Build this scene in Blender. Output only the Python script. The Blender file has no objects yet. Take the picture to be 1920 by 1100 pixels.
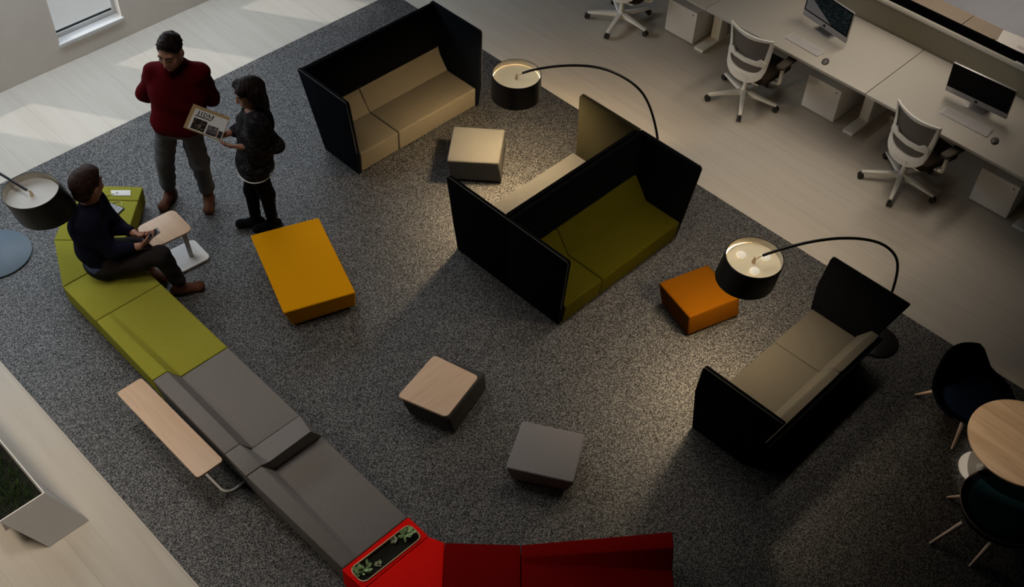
import bpy, bmesh, math, random
import numpy as np
from mathutils import Vector, Matrix
random.seed(7)
C = bpy.context.scene.collection
SC = bpy.context.scene

# ------------------------------------------------------------------ camera
H = 6.75
FWD = Vector((0.4973, 0.4652, -0.7323)).normalized()
RGT = Vector((0.7083, -0.7052, 0.0330))
RGT = (RGT - FWD * RGT.dot(FWD)).normalized()
UPV = RGT.cross(FWD)
cam = bpy.data.cameras.new('camera'); cam.sensor_width = 36.0; cam.sensor_fit = 'HORIZONTAL'
cam.lens = 2134.38 / 1920 * 36.0; cam.clip_end = 100
co = bpy.data.objects.new('camera', cam); C.objects.link(co)
co.matrix_world = Matrix(((RGT.x, UPV.x, -FWD.x, 0), (RGT.y, UPV.y, -FWD.y, 0), (RGT.z, UPV.z, -FWD.z, H), (0, 0, 0, 1)))
SC.camera = co
SC.view_settings.view_transform = 'Standard'; SC.view_settings.look = 'None'
SC.view_settings.gamma = 1; SC.view_settings.use_curve_mapping = False
SC.view_settings.exposure = 0.0
# ------------------------------------------------------------------ world and light
wd = bpy.data.worlds.new('world'); SC.world = wd; wd.use_nodes = True
bg = wd.node_tree.nodes['Background']; bg.inputs[0].default_value = (0.60, 0.72, 0.90, 1); bg.inputs[1].default_value = 0.9
def light(name, kind, loc, target, energy, col, **kw):
    l = bpy.data.lights.new(name, kind); l.energy = energy; l.color = col
    for k, v in kw.items(): setattr(l, k, v)
    o = bpy.data.objects.new(name, l); C.objects.link(o); o.location = loc
    if target is not None:
        o.rotation_euler = (Vector(target) - Vector(loc)).to_track_quat('-Z', 'Y').to_euler()
    return o
SUN_D = Vector((0.53, -0.85, -0.62))
light('sun', 'SUN', (0, 20, 12), Vector((0, 20, 12)) + SUN_D, 1.7, (1.0, 0.93, 0.85), angle=0.03)
# broad fill added above the window openings, and the ceiling luminaire over the desks
light('window_side_fill', 'AREA', (3.0, 9.25, 2.15), (3.0, 7.9, 0), 162, (0.82, 0.91, 1.0), shape='RECTANGLE', size=7.0, size_y=1.2)
light('desk_luminaire', 'AREA', (8.95, 3.6, 3.6), (8.6, 3.6, 0), 42, (1.0, 0.87, 0.72), shape='RECTANGLE', size=0.4, size_y=9.0, spread=1.45)
light('aisle_fill', 'AREA', (-0.7, 6.0, 4.3), (0.4, 4.9, 0), 18, (1.0, 0.86, 0.68), shape='RECTANGLE', size=1.2, size_y=1.2, spread=1.3)  # unseen fill, added to brighten the floor at the lower left
light('lounge_fill', 'AREA', (2.0, 5.8, 6.4), (2.5, 5.0, 0), 14.5, (1.0, 0.94, 0.87), shape='RECTANGLE', size=1.6, size_y=1.6, spread=1.15)  # overhead fill added for the benches, narrowed to leave the lower right dark

light('table_fill_spot', 'SPOT', (4.3, 2.4, 6.5), (5.85, 0.63, 0.42), 540, (1.0, 0.88, 0.74), spot_size=math.radians(7.6), spot_blend=0.25, shadow_soft_size=0.05)  # added spot, cone fitted so that only the round table brightens

# ------------------------------------------------------------------ materials
def nt(m): return m.node_tree.nodes, m.node_tree.links
def mat(name, col, rough=0.6, spec=0.4, metal=0.0, var=0.0, scale=30.0, bump=0.0, bscale=200.0, stretch=(1, 1, 1), sheen=0.0, emit=None, estr=0.0, coat=0.0):
    m = bpy.data.materials.new(name); m.use_nodes = True
    n, l = nt(m); b = n['Principled BSDF']
    b.inputs['Roughness'].default_value = rough; b.inputs['Specular IOR Level'].default_value = spec
    b.inputs['Metallic'].default_value = metal
    if sheen: b.inputs['Sheen Weight'].default_value = sheen; b.inputs['Sheen Roughness'].default_value = 0.5
    if coat: b.inputs['Coat Weight'].default_value = coat
    c = (*col, 1)
    tc = n.new('ShaderNodeTexCoord'); mp = n.new('ShaderNodeMapping'); mp.inputs['Scale'].default_value = stretch
    l.new(tc.outputs['Object'], mp.inputs['Vector'])
    tx = n.new('ShaderNodeTexNoise'); tx.inputs['Scale'].default_value = scale; tx.inputs['Detail'].default_value = 4
    l.new(mp.outputs['Vector'], tx.inputs['Vector'])
    rp = n.new('ShaderNodeValToRGB'); v = max(var, 0.02)
    rp.color_ramp.elements[0].position = 0.3; rp.color_ramp.elements[1].position = 0.7
    rp.color_ramp.elements[0].color = tuple(x * (1 - v) for x in col) + (1,)
    rp.color_ramp.elements[1].color = tuple(min(1, x * (1 + v)) for x in col) + (1,)
    l.new(tx.outputs['Fac'], rp.inputs['Fac']); l.new(rp.outputs['Color'], b.inputs['Base Color'])
    if bump:
        t2 = n.new('ShaderNodeTexNoise'); t2.inputs['Scale'].default_value = bscale; t2.inputs['Detail'].default_value = 3
        l.new(tc.outputs['Object'], t2.inputs['Vector'])
        bp = n.new('ShaderNodeBump'); bp.inputs['Strength'].default_value = bump; bp.inputs['Distance'].default_value = 0.004
        l.new(t2.outputs['Fac'], bp.inputs['Height']); l.new(bp.outputs['Normal'], b.inputs['Normal'])
    if emit:
        b.inputs['Emission Color'].default_value = (*emit, 1); b.inputs['Emission Strength'].default_value = estr
    return m
def fabric(name, col, var=0.12, rough=0.9, spec=0.06, sheen=0.0):
    return mat(name, col, rough=rough, spec=spec, var=var, scale=90, bump=0.25, bscale=420, sheen=sheen)
def wood_mat(name, a, b_, axis, scale=3.0, plank=0.0, rough=0.45, lines=0.35):
    m = bpy.data.materials.new(name); m.use_nodes = True
    n, l = nt(m); p = n['Principled BSDF']; p.inputs['Roughness'].default_value = rough; p.inputs['Specular IOR Level'].default_value = 0.35
    tc = n.new('ShaderNodeTexCoord'); mp = n.new('ShaderNodeMapping'); l.new(tc.outputs['Object'], mp.inputs['Vector'])
    mp.inputs['Scale'].default_value = (9, 0.55, 9) if axis == 'y' else (0.55, 9, 9)
    t = n.new('ShaderNodeTexNoise'); t.inputs['Scale'].default_value = scale; t.inputs['Detail'].default_value = 6; t.inputs['Distortion'].default_value = 0.6
    l.new(mp.outputs['Vector'], t.inputs['Vector'])
    rp = n.new('ShaderNodeValToRGB'); rp.color_ramp.elements[0].position = 0.3; rp.color_ramp.elements[1].position = 0.62
    rp.color_ramp.elements[0].color = (*b_, 1); rp.color_ramp.elements[1].color = (*a, 1)
    l.new(t.outputs['Fac'], rp.inputs['Fac']); out = rp.outputs['Color']
    if plank:
        # long boards: thin darker joints
        sx = n.new('ShaderNodeSeparateXYZ'); l.new(tc.outputs['Object'], sx.inputs[0])
        mm = n.new('ShaderNodeMath'); mm.operation = 'FRACT'
        d = n.new('ShaderNodeMath'); d.operation = 'DIVIDE'; d.inputs[1].default_value = plank
        l.new(sx.outputs['X'], d.inputs[0]); l.new(d.outputs[0], mm.inputs[0])
        lt = n.new('ShaderNodeMath'); lt.operation = 'LESS_THAN'; lt.inputs[1].default_value = 0.016
        l.new(mm.outputs[0], lt.inputs[0])
        sc_ = n.new('ShaderNodeMath'); sc_.operation = 'MULTIPLY'; sc_.inputs[1].default_value = lines; l.new(lt.outputs[0], sc_.inputs[0])
        mx = n.new('ShaderNodeMix'); mx.data_type = 'RGBA'; mx.inputs['B'].default_value = tuple(x * 0.55 for x in b_) + (1,)
        l.new(sc_.outputs[0], mx.inputs['Factor']); l.new(out, mx.inputs['A']); out = mx.outputs['Result']
    l.new(out, p.inputs['Base Color'])
    return m
def carpet_mat(name):
    m = bpy.data.materials.new(name); m.use_nodes = True
    n, l = nt(m); p = n['Principled BSDF']; p.inputs['Roughness'].default_value = 0.45; p.inputs['Specular IOR Level'].default_value = 1.0
    tc = n.new('ShaderNodeTexCoord')
    t = n.new('ShaderNodeTexNoise'); t.inputs['Scale'].default_value = 125; t.inputs['Detail'].default_value = 2; t.inputs['Roughness'].default_value = 0.6
    l.new(tc.outputs['Object'], t.inputs['Vector'])
    rp = n.new('ShaderNodeValToRGB'); e = rp.color_ramp.elements
    e[0].position = 0.38; e[0].color = (0.005, 0.005, 0.005, 1); e[1].position = 0.62; e[1].color = (0.125, 0.119, 0.112, 1)
    k = e.new(0.5); k.color = (0.022, 0.0212, 0.0205, 1)
    l.new(t.outputs['Fac'], rp.inputs['Fac']); l.new(rp.outputs['Color'], p.inputs['Base Color'])
    mr = n.new('ShaderNodeMapRange'); mr.inputs['From Min'].default_value = 0.40; mr.inputs['From Max'].default_value = 0.62; mr.inputs['To Min'].default_value = 0.22; mr.inputs['To Max'].default_value = 1.35
    l.new(t.outputs['Fac'], mr.inputs['Value']); l.new(mr.outputs[0], p.inputs['Specular IOR Level'])
    bp = n.new('ShaderNodeBump'); bp.inputs['Strength'].default_value = 0.5; bp.inputs['Distance'].default_value = 0.01
    l.new(t.outputs['Fac'], bp.inputs['Height']); l.new(bp.outputs['Normal'], p.inputs['Normal'])
    return m
M = {}
M['floor'] = wood_mat('pale_wood_floor', (0.51, 0.467, 0.404), (0.467, 0.42, 0.357), 'y', scale=1.6, plank=0.42, rough=0.42)
M['carpet'] = carpet_mat('speckled_carpet')
M['grey_floor'] = mat('grey_blue_floor', (0.36, 0.37, 0.42), rough=0.8, var=0.05, scale=6)
M['wall'] = mat('warm_white_wall', (0.80, 0.71, 0.62), rough=0.85, var=0.03, scale=3)
M['darkwall'] = mat('charcoal_acoustic_plaster', (0.05, 0.048, 0.046), rough=0.95, var=0.05, scale=4)
M['white'] = mat('white_paint', (0.72, 0.70, 0.68), rough=0.5, var=0.02)
M['oak'] = wood_mat('light_oak', (0.66, 0.47, 0.33), (0.58, 0.40, 0.27), 'y', scale=3.0, rough=0.4)
M['oak_x'] = wood_mat('light_oak_cross_grain', (0.66, 0.47, 0.33), (0.58, 0.40, 0.27), 'x', scale=3.0, rough=0.4)
M['oak_round'] = wood_mat('light_oak_table', (0.62, 0.42, 0.25), (0.47, 0.30, 0.17), 'y', scale=2.4, rough=0.4)
M['black'] = fabric('black_felt', (0.0022, 0.0024, 0.0030), rough=0.95, spec=0.04)
M['navy'] = fabric('navy_black_felt', (0.0035, 0.0045, 0.0065), rough=0.95, spec=0.04)
M['taupe'] = fabric('taupe_wool', (0.130, 0.110, 0.078), var=0.05)
M['cream'] = fabric('cream_wool', (0.095, 0.092, 0.083), var=0.04)
M['olive'] = fabric('olive_wool', (0.044, 0.038, 0.0008), var=0.1)
M['greyf'] = fabric('mid_grey_wool', (0.062, 0.058, 0.049), var=0.05)
M['mustard'] = fabric('mustard_wool', (0.62, 0.27, 0.001), var=0.04)
M['orange'] = fabric('orange_wool', (0.125, 0.042, 0.0), var=0.04)
M['pouf_grey'] = fabric('pouf_grey_wool', (0.235, 0.222, 0.222), var=0.05)
M['pouf_dark'] = fabric('charcoal_wool', (0.055, 0.056, 0.055), var=0.1)
M['green'] = fabric('lime_green_wool', (0.285, 0.275, 0.036), var=0.06)
M['bench_grey'] = fabric('bench_grey_wool', (0.185, 0.172, 0.163), var=0.06)
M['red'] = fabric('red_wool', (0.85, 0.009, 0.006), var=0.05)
M['piping'] = mat('taupe_piping', (0.075, 0.068, 0.055), rough=0.7)
M['bronze'] = fabric('olive_brown_felt', (0.021, 0.0185, 0.009), var=0.08)
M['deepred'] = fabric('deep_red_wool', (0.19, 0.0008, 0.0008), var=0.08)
M['brass'] = mat('pale_brass', (0.62, 0.47, 0.28), rough=0.35, metal=0.3)
M['soil'] = mat('dark_soil', (0.010, 0.011, 0.008), rough=1, var=0.6, scale=120, bump=0.8, bscale=150)
M['leaf'] = mat('sage_leaf', (0.26, 0.40, 0.16), rough=0.55, var=0.35, scale=25)
M['flower'] = mat('pale_rosette', (0.38, 0.42, 0.26), rough=0.6, var=0.3, scale=60)
M['grass'] = mat('dark_grass', (0.030, 0.075, 0.012), rough=0.6, var=0.6, scale=20)
M['lampblack'] = mat('black_lacquer', (0.008, 0.007, 0.006), rough=0.38, spec=0.4)
M['shade_in'] = mat('white_shade_lining', (0.60, 0.55, 0.46), rough=0.6)
M['diffuser'] = mat('lit_lamp_diffuser', (0.62, 0.55, 0.40), rough=0.6, emit=(1.0, 0.80, 0.48), estr=0.22)
M['diffuser_dim'] = mat('lamp_diffuser', (0.66, 0.65, 0.62), rough=0.6)
M['bulb'] = mat('lit_bulb', (0.9, 0.85, 0.7), emit=(1.0, 0.9, 0.72), estr=0.40)
M['discblue'] = mat('blue_grey_steel', (0.10, 0.14, 0.18), rough=0.5, metal=0.0)
M['desk'] = mat('white_laminate', (0.48, 0.45, 0.40), rough=0.45, var=0.02)
M['deskwood'] = mat('tan_laminate', (0.32, 0.26, 0.20), rough=0.5, var=0.05)
M['screenfab'] = fabric('olive_grey_screen_fabric', (0.30, 0.27, 0.20), var=0.04)
M['rail'] = mat('cream_rail', (0.66, 0.62, 0.54), rough=0.4)
M['plastic'] = mat('white_plastic', (0.80, 0.77, 0.71), rough=0.4)
M['mesh'] = mat('grey_mesh', (0.27, 0.235, 0.21), rough=0.8, var=0.15, scale=300)
M['seatblack'] = fabric('dark_brown_seat', (0.030, 0.022, 0.015))
M['arm'] = mat('dark_armrest', (0.055, 0.042, 0.030), rough=0.6)
M['caster'] = mat('caster_rubber', (0.02, 0.018, 0.016), rough=0.5)
M['alu'] = mat('aluminium', (0.42, 0.41, 0.42), rough=0.35, metal=0.5)
M['display'] = mat('black_display_glass', (0.003, 0.003, 0.004), rough=0.08, spec=0.06)
M['device'] = mat('device_grey', (0.30, 0.29, 0.30), rough=0.5)
M['keys'] = mat('keyboard_keys', (0.55, 0.53, 0.52), rough=0.5)
M['mouse'] = mat('mouse_grey', (0.10, 0.095, 0.09), rough=0.4)
M['paper'] = mat('white_paper', (0.74, 0.73, 0.70), rough=0.7)
M['ink'] = mat('black_ink', (0.010, 0.010, 0.010), rough=0.7)
M['kraft'] = mat('tan_cover', (0.44, 0.30, 0.14), rough=0.7)
M['tub'] = fabric('midnight_navy_felt', (0.0025, 0.0035, 0.0065), rough=0.95, spec=0.05)
M['rimbrown'] = mat('brown_rim', (0.11, 0.055, 0.035), rough=0.5)
M['tubseat'] = fabric('deep_navy_seat', (0.004, 0.009, 0.022), rough=0.95, spec=0.05)
M['tealseat'] = fabric('deep_teal_seat', (0.004, 0.015, 0.018), rough=0.95, spec=0.05)
M['ash'] = wood_mat('ash_leg_wood', (0.62, 0.46, 0.36), (0.5, 0.36, 0.27), 'y', scale=4)
M['skin'] = mat('skin', (0.42, 0.20, 0.13), rough=0.55, var=0.08, scale=14)
M['skin2'] = mat('skin_dim', (0.40, 0.19, 0.12), rough=0.55, var=0.08, scale=14)
M['hair_b'] = mat('dark_brown_hair', (0.014, 0.008, 0.006), rough=0.6, spec=0.12, var=0.6, scale=60, stretch=(1, 1, 0.15), bump=0.5, bscale=160)
M['hair_r'] = mat('brown_hair', (0.030, 0.014, 0.009), rough=0.6, spec=0.12, var=0.6, scale=60, stretch=(1, 1, 0.15), bump=0.5, bscale=160)
M['sweater'] = fabric('dark_red_knit', (0.085, 0.0015, 0.004), var=0.2)
M['jeans'] = fabric('washed_grey_denim', (0.125, 0.125, 0.132), var=0.3)
M['boot'] = mat('brown_suede', (0.085, 0.026, 0.010), rough=0.8, var=0.2, scale=40)
M['sole'] = mat('dark_sole', (0.012, 0.010, 0.009), rough=0.8)
M['blackcloth'] = fabric('black_cotton', (0.006, 0.006, 0.007))
M['navycloth'] = fabric('navy_cotton', (0.008, 0.008, 0.020))
M['underhem'] = fabric('pale_blue_shirt', (0.055, 0.075, 0.13))
M['trouser'] = fabric('charcoal_trouser', (0.022, 0.019, 0.019))
M['eyewhite'] = mat('eye_white', (0.55, 0.52, 0.48), rough=0.3)
M['iris'] = mat('dark_iris', (0.015, 0.010, 0.008), rough=0.2)
M['lip'] = mat('lip', (0.26, 0.075, 0.06), rough=0.5)
def patterned(name, a, b_, sc):
    m = mat(name, a, rough=0.9, spec=0.15); n, l = nt(m); p = n['Principled BSDF']
    tc = n.new('ShaderNodeTexCoord'); mp = n.new('ShaderNodeMapping'); mp.inputs['Scale'].default_value = (1, 1, 2.2)
    l.new(tc.outputs['Object'], mp.inputs['Vector'])
    t = n.new('ShaderNodeTexNoise'); t.inputs['Scale'].default_value = sc; t.inputs['Detail'].default_value = 3; t.inputs['Distortion'].default_value = 1.2
    l.new(mp.outputs['Vector'], t.inputs['Vector'])
    r = n.new('ShaderNodeValToRGB'); r.color_ramp.elements[0].position = 0.5; r.color_ramp.elements[1].position = 0.66
    r.color_ramp.elements[0].color = (*a, 1); r.color_ramp.elements[1].color = (*b_, 1)
    l.new(t.outputs['Fac'], r.inputs['Fac']); l.new(r.outputs['Color'], p.inputs['Base Color'])
    return m
M['tunic'] = patterned('dark_patterned_knit', (0.010, 0.009, 0.010), (0.052, 0.048, 0.053), 17)
M['photo1'] = patterned('portrait_print', (0.012, 0.010, 0.008), (0.34, 0.25, 0.17), 34)
M['photo2'] = patterned('picture_print', (0.06, 0.055, 0.055), (0.24, 0.22, 0.24), 40)
M['wallpaper'] = patterned('teal_display_picture', (0.010, 0.018, 0.022), (0.06, 0.085, 0.095), 30)
M['tabscreen'] = mat('tablet_display', (0.18, 0.185, 0.20), rough=0.3, var=0.2, scale=20)
def glass_mat():
    m = bpy.data.materials.new('window_glass'); m.use_nodes = True
    b = m.node_tree.nodes['Principled BSDF']; b.inputs['Transmission Weight'].default_value = 1.0
    b.inputs['Roughness'].default_value = 0.0; b.inputs['IOR'].default_value = 1.0; b.inputs['Base Color'].default_value = (0.96, 0.98, 0.98, 1)
    n, l = nt(m); out = n['Material Output']
    tr = n.new('ShaderNodeBsdfTransparent'); tr.inputs[0].default_value = (0.95, 0.97, 0.97, 1)
    gl = n.new('ShaderNodeBsdfGlossy'); gl.inputs['Roughness'].default_value = 0.02
    mx = n.new('ShaderNodeMixShader'); mx.inputs[0].default_value = 0.05; l.new(tr.outputs[0], mx.inputs[1]); l.new(gl.outputs[0], mx.inputs[2])
    l.new(mx.outputs[0], out.inputs['Surface'])
    return m
M['glass'] = glass_mat()
M['snow'] = mat('pale_paving_outside', (0.46, 0.44, 0.41), rough=0.9, var=0.03, scale=2)

# ------------------------------------------------------------------ mesh helpers
BASE = {}
def obj(name, bm, m, parent=None, bevel=0.0, seg=2, ang=30.0, local=False):
    """link a bmesh (in world coordinates, or local to its thing) as one mesh object"""
    if bevel > 0:
        bmesh.ops.recalc_face_normals(bm, faces=bm.faces)
        es = [e for e in bm.edges if len(e.link_faces) == 2 and e.calc_face_angle(0) > math.radians(ang)]
        if es: bmesh.ops.bevel(bm, geom=es, offset=bevel, segments=seg, profile=0.6, affect='EDGES', clamp_overlap=True)
    bmesh.ops.recalc_face_normals(bm, faces=bm.faces)
    b = Vector((0, 0, 0))
    if parent is not None: b = BASE.get(parent.name, b)
    if not local and b.length > 0:
        for v in bm.verts: v.co -= b
    me = bpy.data.meshes.new(name); bm.to_mesh(me); bm.free()
    me.materials.append(m)
    me.shade_smooth(); me.set_sharp_from_angle(angle=math.radians(40))
    o = bpy.data.objects.new(name, me); C.objects.link(o)
    if parent is not None: o.parent = parent; BASE[o.name] = b
    return o
def thing(name, label, cat, loc=(0, 0, 0), group=None, rot=0.0):
    o = bpy.data.objects.new(name, None); C.objects.link(o); o.empty_display_size = 0.1
    o.location = loc; o.rotation_euler = (0, 0, rot); o['label'] = label; o['category'] = cat
    if group: o['group'] = group
    BASE[o.name] = Vector(loc)
    return o
def tag(o, label, cat, group=None):
    o['label'] = label; o['category'] = cat
    if group: o['group'] = group
    return o
def struct(name, bm, m, parent=None, bevel=0.0):
    o = obj(name, bm, m, parent, bevel=bevel)
    if parent is None: o['kind'] = 'structure'
    return o
def NB(): return bmesh.new()
def hull8(bm, bot, top):
    """solid between a bottom and a top polygon with equally many corners"""
    n = len(bot)
    vb = [bm.verts.new(p) for p in bot]; vt = [bm.verts.new(p) for p in top]
    bm.faces.new(vb[::-1]); bm.faces.new(vt)
    for i in range(n): bm.faces.new((vb[i], vb[(i + 1) % n], vt[(i + 1) % n], vt[i]))
    return bm
def box(bm, x0, x1, y0, y1, z0, z1):
    p = [(x0, y0), (x1, y0), (x1, y1), (x0, y1)]
    return hull8(bm, [(a, b, z0) for a, b in p], [(a, b, z1) for a, b in p])
def poly(bm, pts, z0, z1):
    return hull8(bm, [(a, b, z0) for a, b in pts], [(a, b, z1) for a, b in pts])
def prism_x(bm, prof, x0, x1):
    """profile in (y, z) carried along x; x0/x1 may be functions of z"""
    f0 = x0 if callable(x0) else (lambda z: x0); f1 = x1 if callable(x1) else (lambda z: x1)
    return hull8(bm, [(f0(z), y, z) for y, z in prof], [(f1(z), y, z) for y, z in prof])
def loft(bm, rings, cap=True, closed=True):
    vs = [[bm.verts.new(p) for p in r] for r in rings]; n = len(rings[0])
    for a, b in zip(vs[:-1], vs[1:]):
        for i in range(n if closed else n - 1):
            bm.faces.new((a[i], a[(i + 1) % n], b[(i + 1) % n], b[i]))
    if cap:
        bm.faces.new(vs[0][::-1]); bm.faces.new(vs[-1])
    return bm
def tube(bm, path, r, n=10, cap=True):
    P = [Vector(p) for p in path]; rr = r if isinstance(r, (list, tuple)) else [r] * len(P)
    rings = []; up = None
    for i, p in enumerate(P):
        t = (P[min(i + 1, len(P) - 1)] - P[max(i - 1, 0)]).normalized()
        if up is None: up = Vector((0, 0, 1)) if abs(t.z) < 0.9 else Vector((1, 0, 0))
        s = t.cross(up)
        if s.length < 1e-4: s = t.cross(Vector((0, 1, 0)))
        s.normalize(); up = s.cross(t).normalized()
        rings.append([p + s * (rr[i] * math.cos(2 * math.pi * k / n)) + up * (rr[i] * math.sin(2 * math.pi * k / n)) for k in range(n)])
    return loft(bm, rings, cap)
def lathe(bm, prof, c=(0, 0, 0), n=40, cap=True):
    rings = [[(c[0] + r * math.cos(2 * math.pi * k / n), c[1] + r * math.sin(2 * math.pi * k / n), c[2] + z) for k in range(n)] for r, z in prof]
    return loft(bm, rings, cap)
def rrect(pts, r, n=5):
    """round the corners of a convex polygon"""
    out = []; m = len(pts)
    for i in range(m):
        p = Vector(pts[i]).to_2d(); a = (Vector(pts[i - 1]).to_2d() - p).normalized(); b = (Vector(pts[(i + 1) % m]).to_2d() - p).normalized()
        for k in range(n + 1):
            t = k / n
            out.append(tuple((p + a * r) * (1 - t) ** 2 + p * 2 * t * (1 - t) + (p + b * r) * t ** 2))
    return out
def smooth_path(pts, n=6):
    P = [Vector(p) for p in pts]; P = [P[0] * 2 - P[1]] + P + [P[-1] * 2 - P[-2]]; out = []
    for i in range(1, len(P) - 2):
        for k in range(n):
            t = k / n; a, b, c, d = P[i - 1], P[i], P[i + 1], P[i + 2]
            out.append(0.5 * ((2 * b) + (c - a) * t + (2 * a - 5 * b + 4 * c - d) * t * t + (3 * b - a - 3 * c + d) * t ** 3))
    out.append(P[-2]); return out
def sphere(bm, c, r, seg=16, rot=None):
    m_ = Matrix.Translation(c) @ (rot.to_4x4() if rot is not None else Matrix.Identity(4)) @ Matrix.Diagonal((*((r, r, r) if not isinstance(r, tuple) else r), 1))
    bmesh.ops.create_uvsphere(bm, u_segments=seg, v_segments=seg // 2 + 2, radius=1, matrix=m_)
    return bm

# ------------------------------------------------------------------ the setting
b = NB(); box(b, -3.6, 14.2, -3.0, 9.6, -0.2, 0.0); struct('floor', b, M['floor'])
b = NB(); box(b, 1.28, 6.735, -2.9, 8.25, 0.0005, 0.004); struct('floor_carpet', b, M['carpet'])
b = NB(); box(b, 10.35, 14.1, -2.9, 9.4, 0.0005, 0.004); struct('floor_beyond_desks', b, M['grey_floor'])
# window wall at y = 9.43 with window openings
WY, WT = 9.43, 0.22
wins = [(x, x + 0.68) for x in (-0.80, 0.66, 2.12, 3.56, 5.02, 6.48, 7.94, 9.4)]
Z0, Z1 = 0.22, 1.16
b = NB()
edges = [-3.8] + [e for w in wins for e in w] + [14.4]
for i in range(0, len(edges), 2): box(b, edges[i], edges[i + 1], WY, WY + WT, Z0, Z1)
box(b, -3.8, 14.4, WY, WY + WT, -0.2, Z0); box(b, -3.8, 14.4, WY, WY + WT, Z1, 7.6)
struct('wall_back', b, M['wall'])
b = NB(); box(b, -3.8, -3.6, -3.2, 9.6, -0.2, 7.6); struct('wall_left', b, M['darkwall'])
b = NB(); box(b, 14.2, 14.4, -3.2, 9.6, -0.2, 7.6); struct('wall_right', b, M['darkwall'])
b = NB(); box(b, -3.8, 14.4, -3.2, -3.0, -0.2, 7.6); struct('wall_front', b, M['darkwall'])
b = NB(); box(b, -3.9, 14.5, -3.3, 9.7, 7.6, 7.75); struct('ceiling', b, M['darkwall'])
b = NB(); box(b, -30, 40, 9.7, 60, -0.6, -0.5); struct('ground_outside', b, M['snow'])
for i, (x0, x1) in enumerate(wins):
    w = bpy.data.objects.new('window_%d' % (i + 1), None); C.objects.link(w); w['kind'] = 'structure'
    w.location = (x0, WY, Z0); BASE[w.name] = Vector((x0, WY, Z0))
    b = NB()
    t = 0.035
    box(b, x0, x0 + t, WY + 0.10, WY + 0.16, Z0, Z1); box(b, x1 - t, x1, WY + 0.10, WY + 0.16, Z0, Z1)
    box(b, x0 + t, x1 - t, WY + 0.10, WY + 0.16, Z0 + 0.012, Z0 + 0.055); box(b, x0 + t, x1 - t, WY + 0.10, WY + 0.16, Z1 - t, Z1)
    obj('window_frame', b, M['white'], w, bevel=0.003)
    b = NB(); box(b, x0 + t, x1 - t, WY + 0.115, WY + 0.135, Z0 + 0.055, Z0 + 0.068); obj('glazing_bead', b, M['ink'], w)
    b = NB(); box(b, x0 + t, x1 - t, WY + 0.122, WY + 0.128, Z0 + 0.068, Z1 - t); obj('pane', b, M['glass'], w)
    b = NB(); box(b, x0 - 0.012, x1 + 0.012, WY - 0.018, WY + 0.10, Z0 - 0.03, Z0 + 0.012); obj('window_sill', b, M['white'], w, bevel=0.004)

# ------------------------------------------------------------------ privacy sofas
def lerp(a, b_, t): return a + (b_ - a) * t
XL = lambda z: lerp(4.605, 4.570, z / 0.78)      # side panels splay a little
XR = lambda z: lerp(6.065, 6.135, z / 0.78)
def side_panel(prof, left, parent, m):
    b = NB(); T = 0.035
    if left: prism_x(b, prof, lambda z: XL(z), lambda z: XL(z) + T)
    else: prism_x(b, prof, lambda z: XR(z) - T + 0.02, lambda z: XR(z) + 0.02)
    o_ = obj('side_panel', b, m, parent, bevel=0.006)
    zt_ = max(z for y, z in prof); k0 = [k for k in range(len(prof)) if prof[k][1] > 0.05]
    b = NB(); X_ = (lambda z: XL(z) + 0.002) if left else (lambda z: XR(z) + 0.018)
    tube(b, [(X_(z), y, z + 0.001) for y, z in [prof[k] for k in k0]], 0.0028, n=6); obj('edge_piping', b, M['piping'], o_)
    return o_
def sofa(label, loc, prof_side, prof_back, prof_seat, prof_rest, split, mats, group='privacy sofas in the lounge', right=None):
    t = thing('privacy_sofa', label, 'sofa', loc, group)
    side_panel(prof_side, True, t, mats[0]); rp_ = side_panel(prof_side, False, t, right or mats[0])
    if right: rp_['label'] = 'olive-brown side panel'
    b = NB(); prism_x(b, prof_back, lambda z: XL(z) + 0.036, lambda z: XR(z) - 0.016); obj('back_panel', b, mats[1], t, bevel=0.005)
    xs = [4.640, split - 0.002, split + 0.002, 6.045] if split else [4.640, 6.045]
    for a, c in (((0, 1), (2, 3)) if split else ((0, 1),)):
        b = NB(); prism_x(b, prof_seat, xs[a], xs[c]); obj('seat', b, mats[2], t, bevel=0.018, seg=3)
        b = NB(); prism_x(b, prof_rest, xs[a], xs[c]); obj('backrest', b, mats[2], t, bevel=0.010, seg=2)
    return t
sofa('black high-sided sofa with taupe seat, farthest up by the sunlit wood floor', (5.34, 6.45, 0),
     [(6.245, 0.0), (6.235, 0.25), (6.285, 0.76), (6.30, 0.78), (6.955, 0.78), (6.955, 0.76), (6.72, 0.0)],
     [(6.64, 0.02), (6.70, 0.02), (6.945, 0.778), (6.905, 0.778)],
     [(6.245, 0.012), (6.245, 0.215), (6.66, 0.215), (6.66, 0.012)],
     [(6.635, 0.205), (6.795, 0.41), (6.775, 0.41), (6.705, 0.205)],
     5.085, (M['navy'], M['black'], M['taupe']))
sofa('black high-sided sofa with dark olive seat, back to back with the cream-seated one', (5.34, 4.08, 0),
     [(3.80, 0.0), (3.775, 0.22), (3.725, 0.76), (3.74, 0.78), (4.372, 0.78), (4.372, 0.0)],
     [(4.26, 0.02), (4.33, 0.02), (4.368, 0.778), (4.335, 0.778)],
     [(3.785, 0.012), (3.765, 0.215), (4.20, 0.215), (4.20, 0.012)],
     [(4.135, 0.205), (4.275, 0.40), (4.30, 0.40), (4.255, 0.205)],
     5.075, (M['black'], M['black'], M['olive']))
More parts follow.
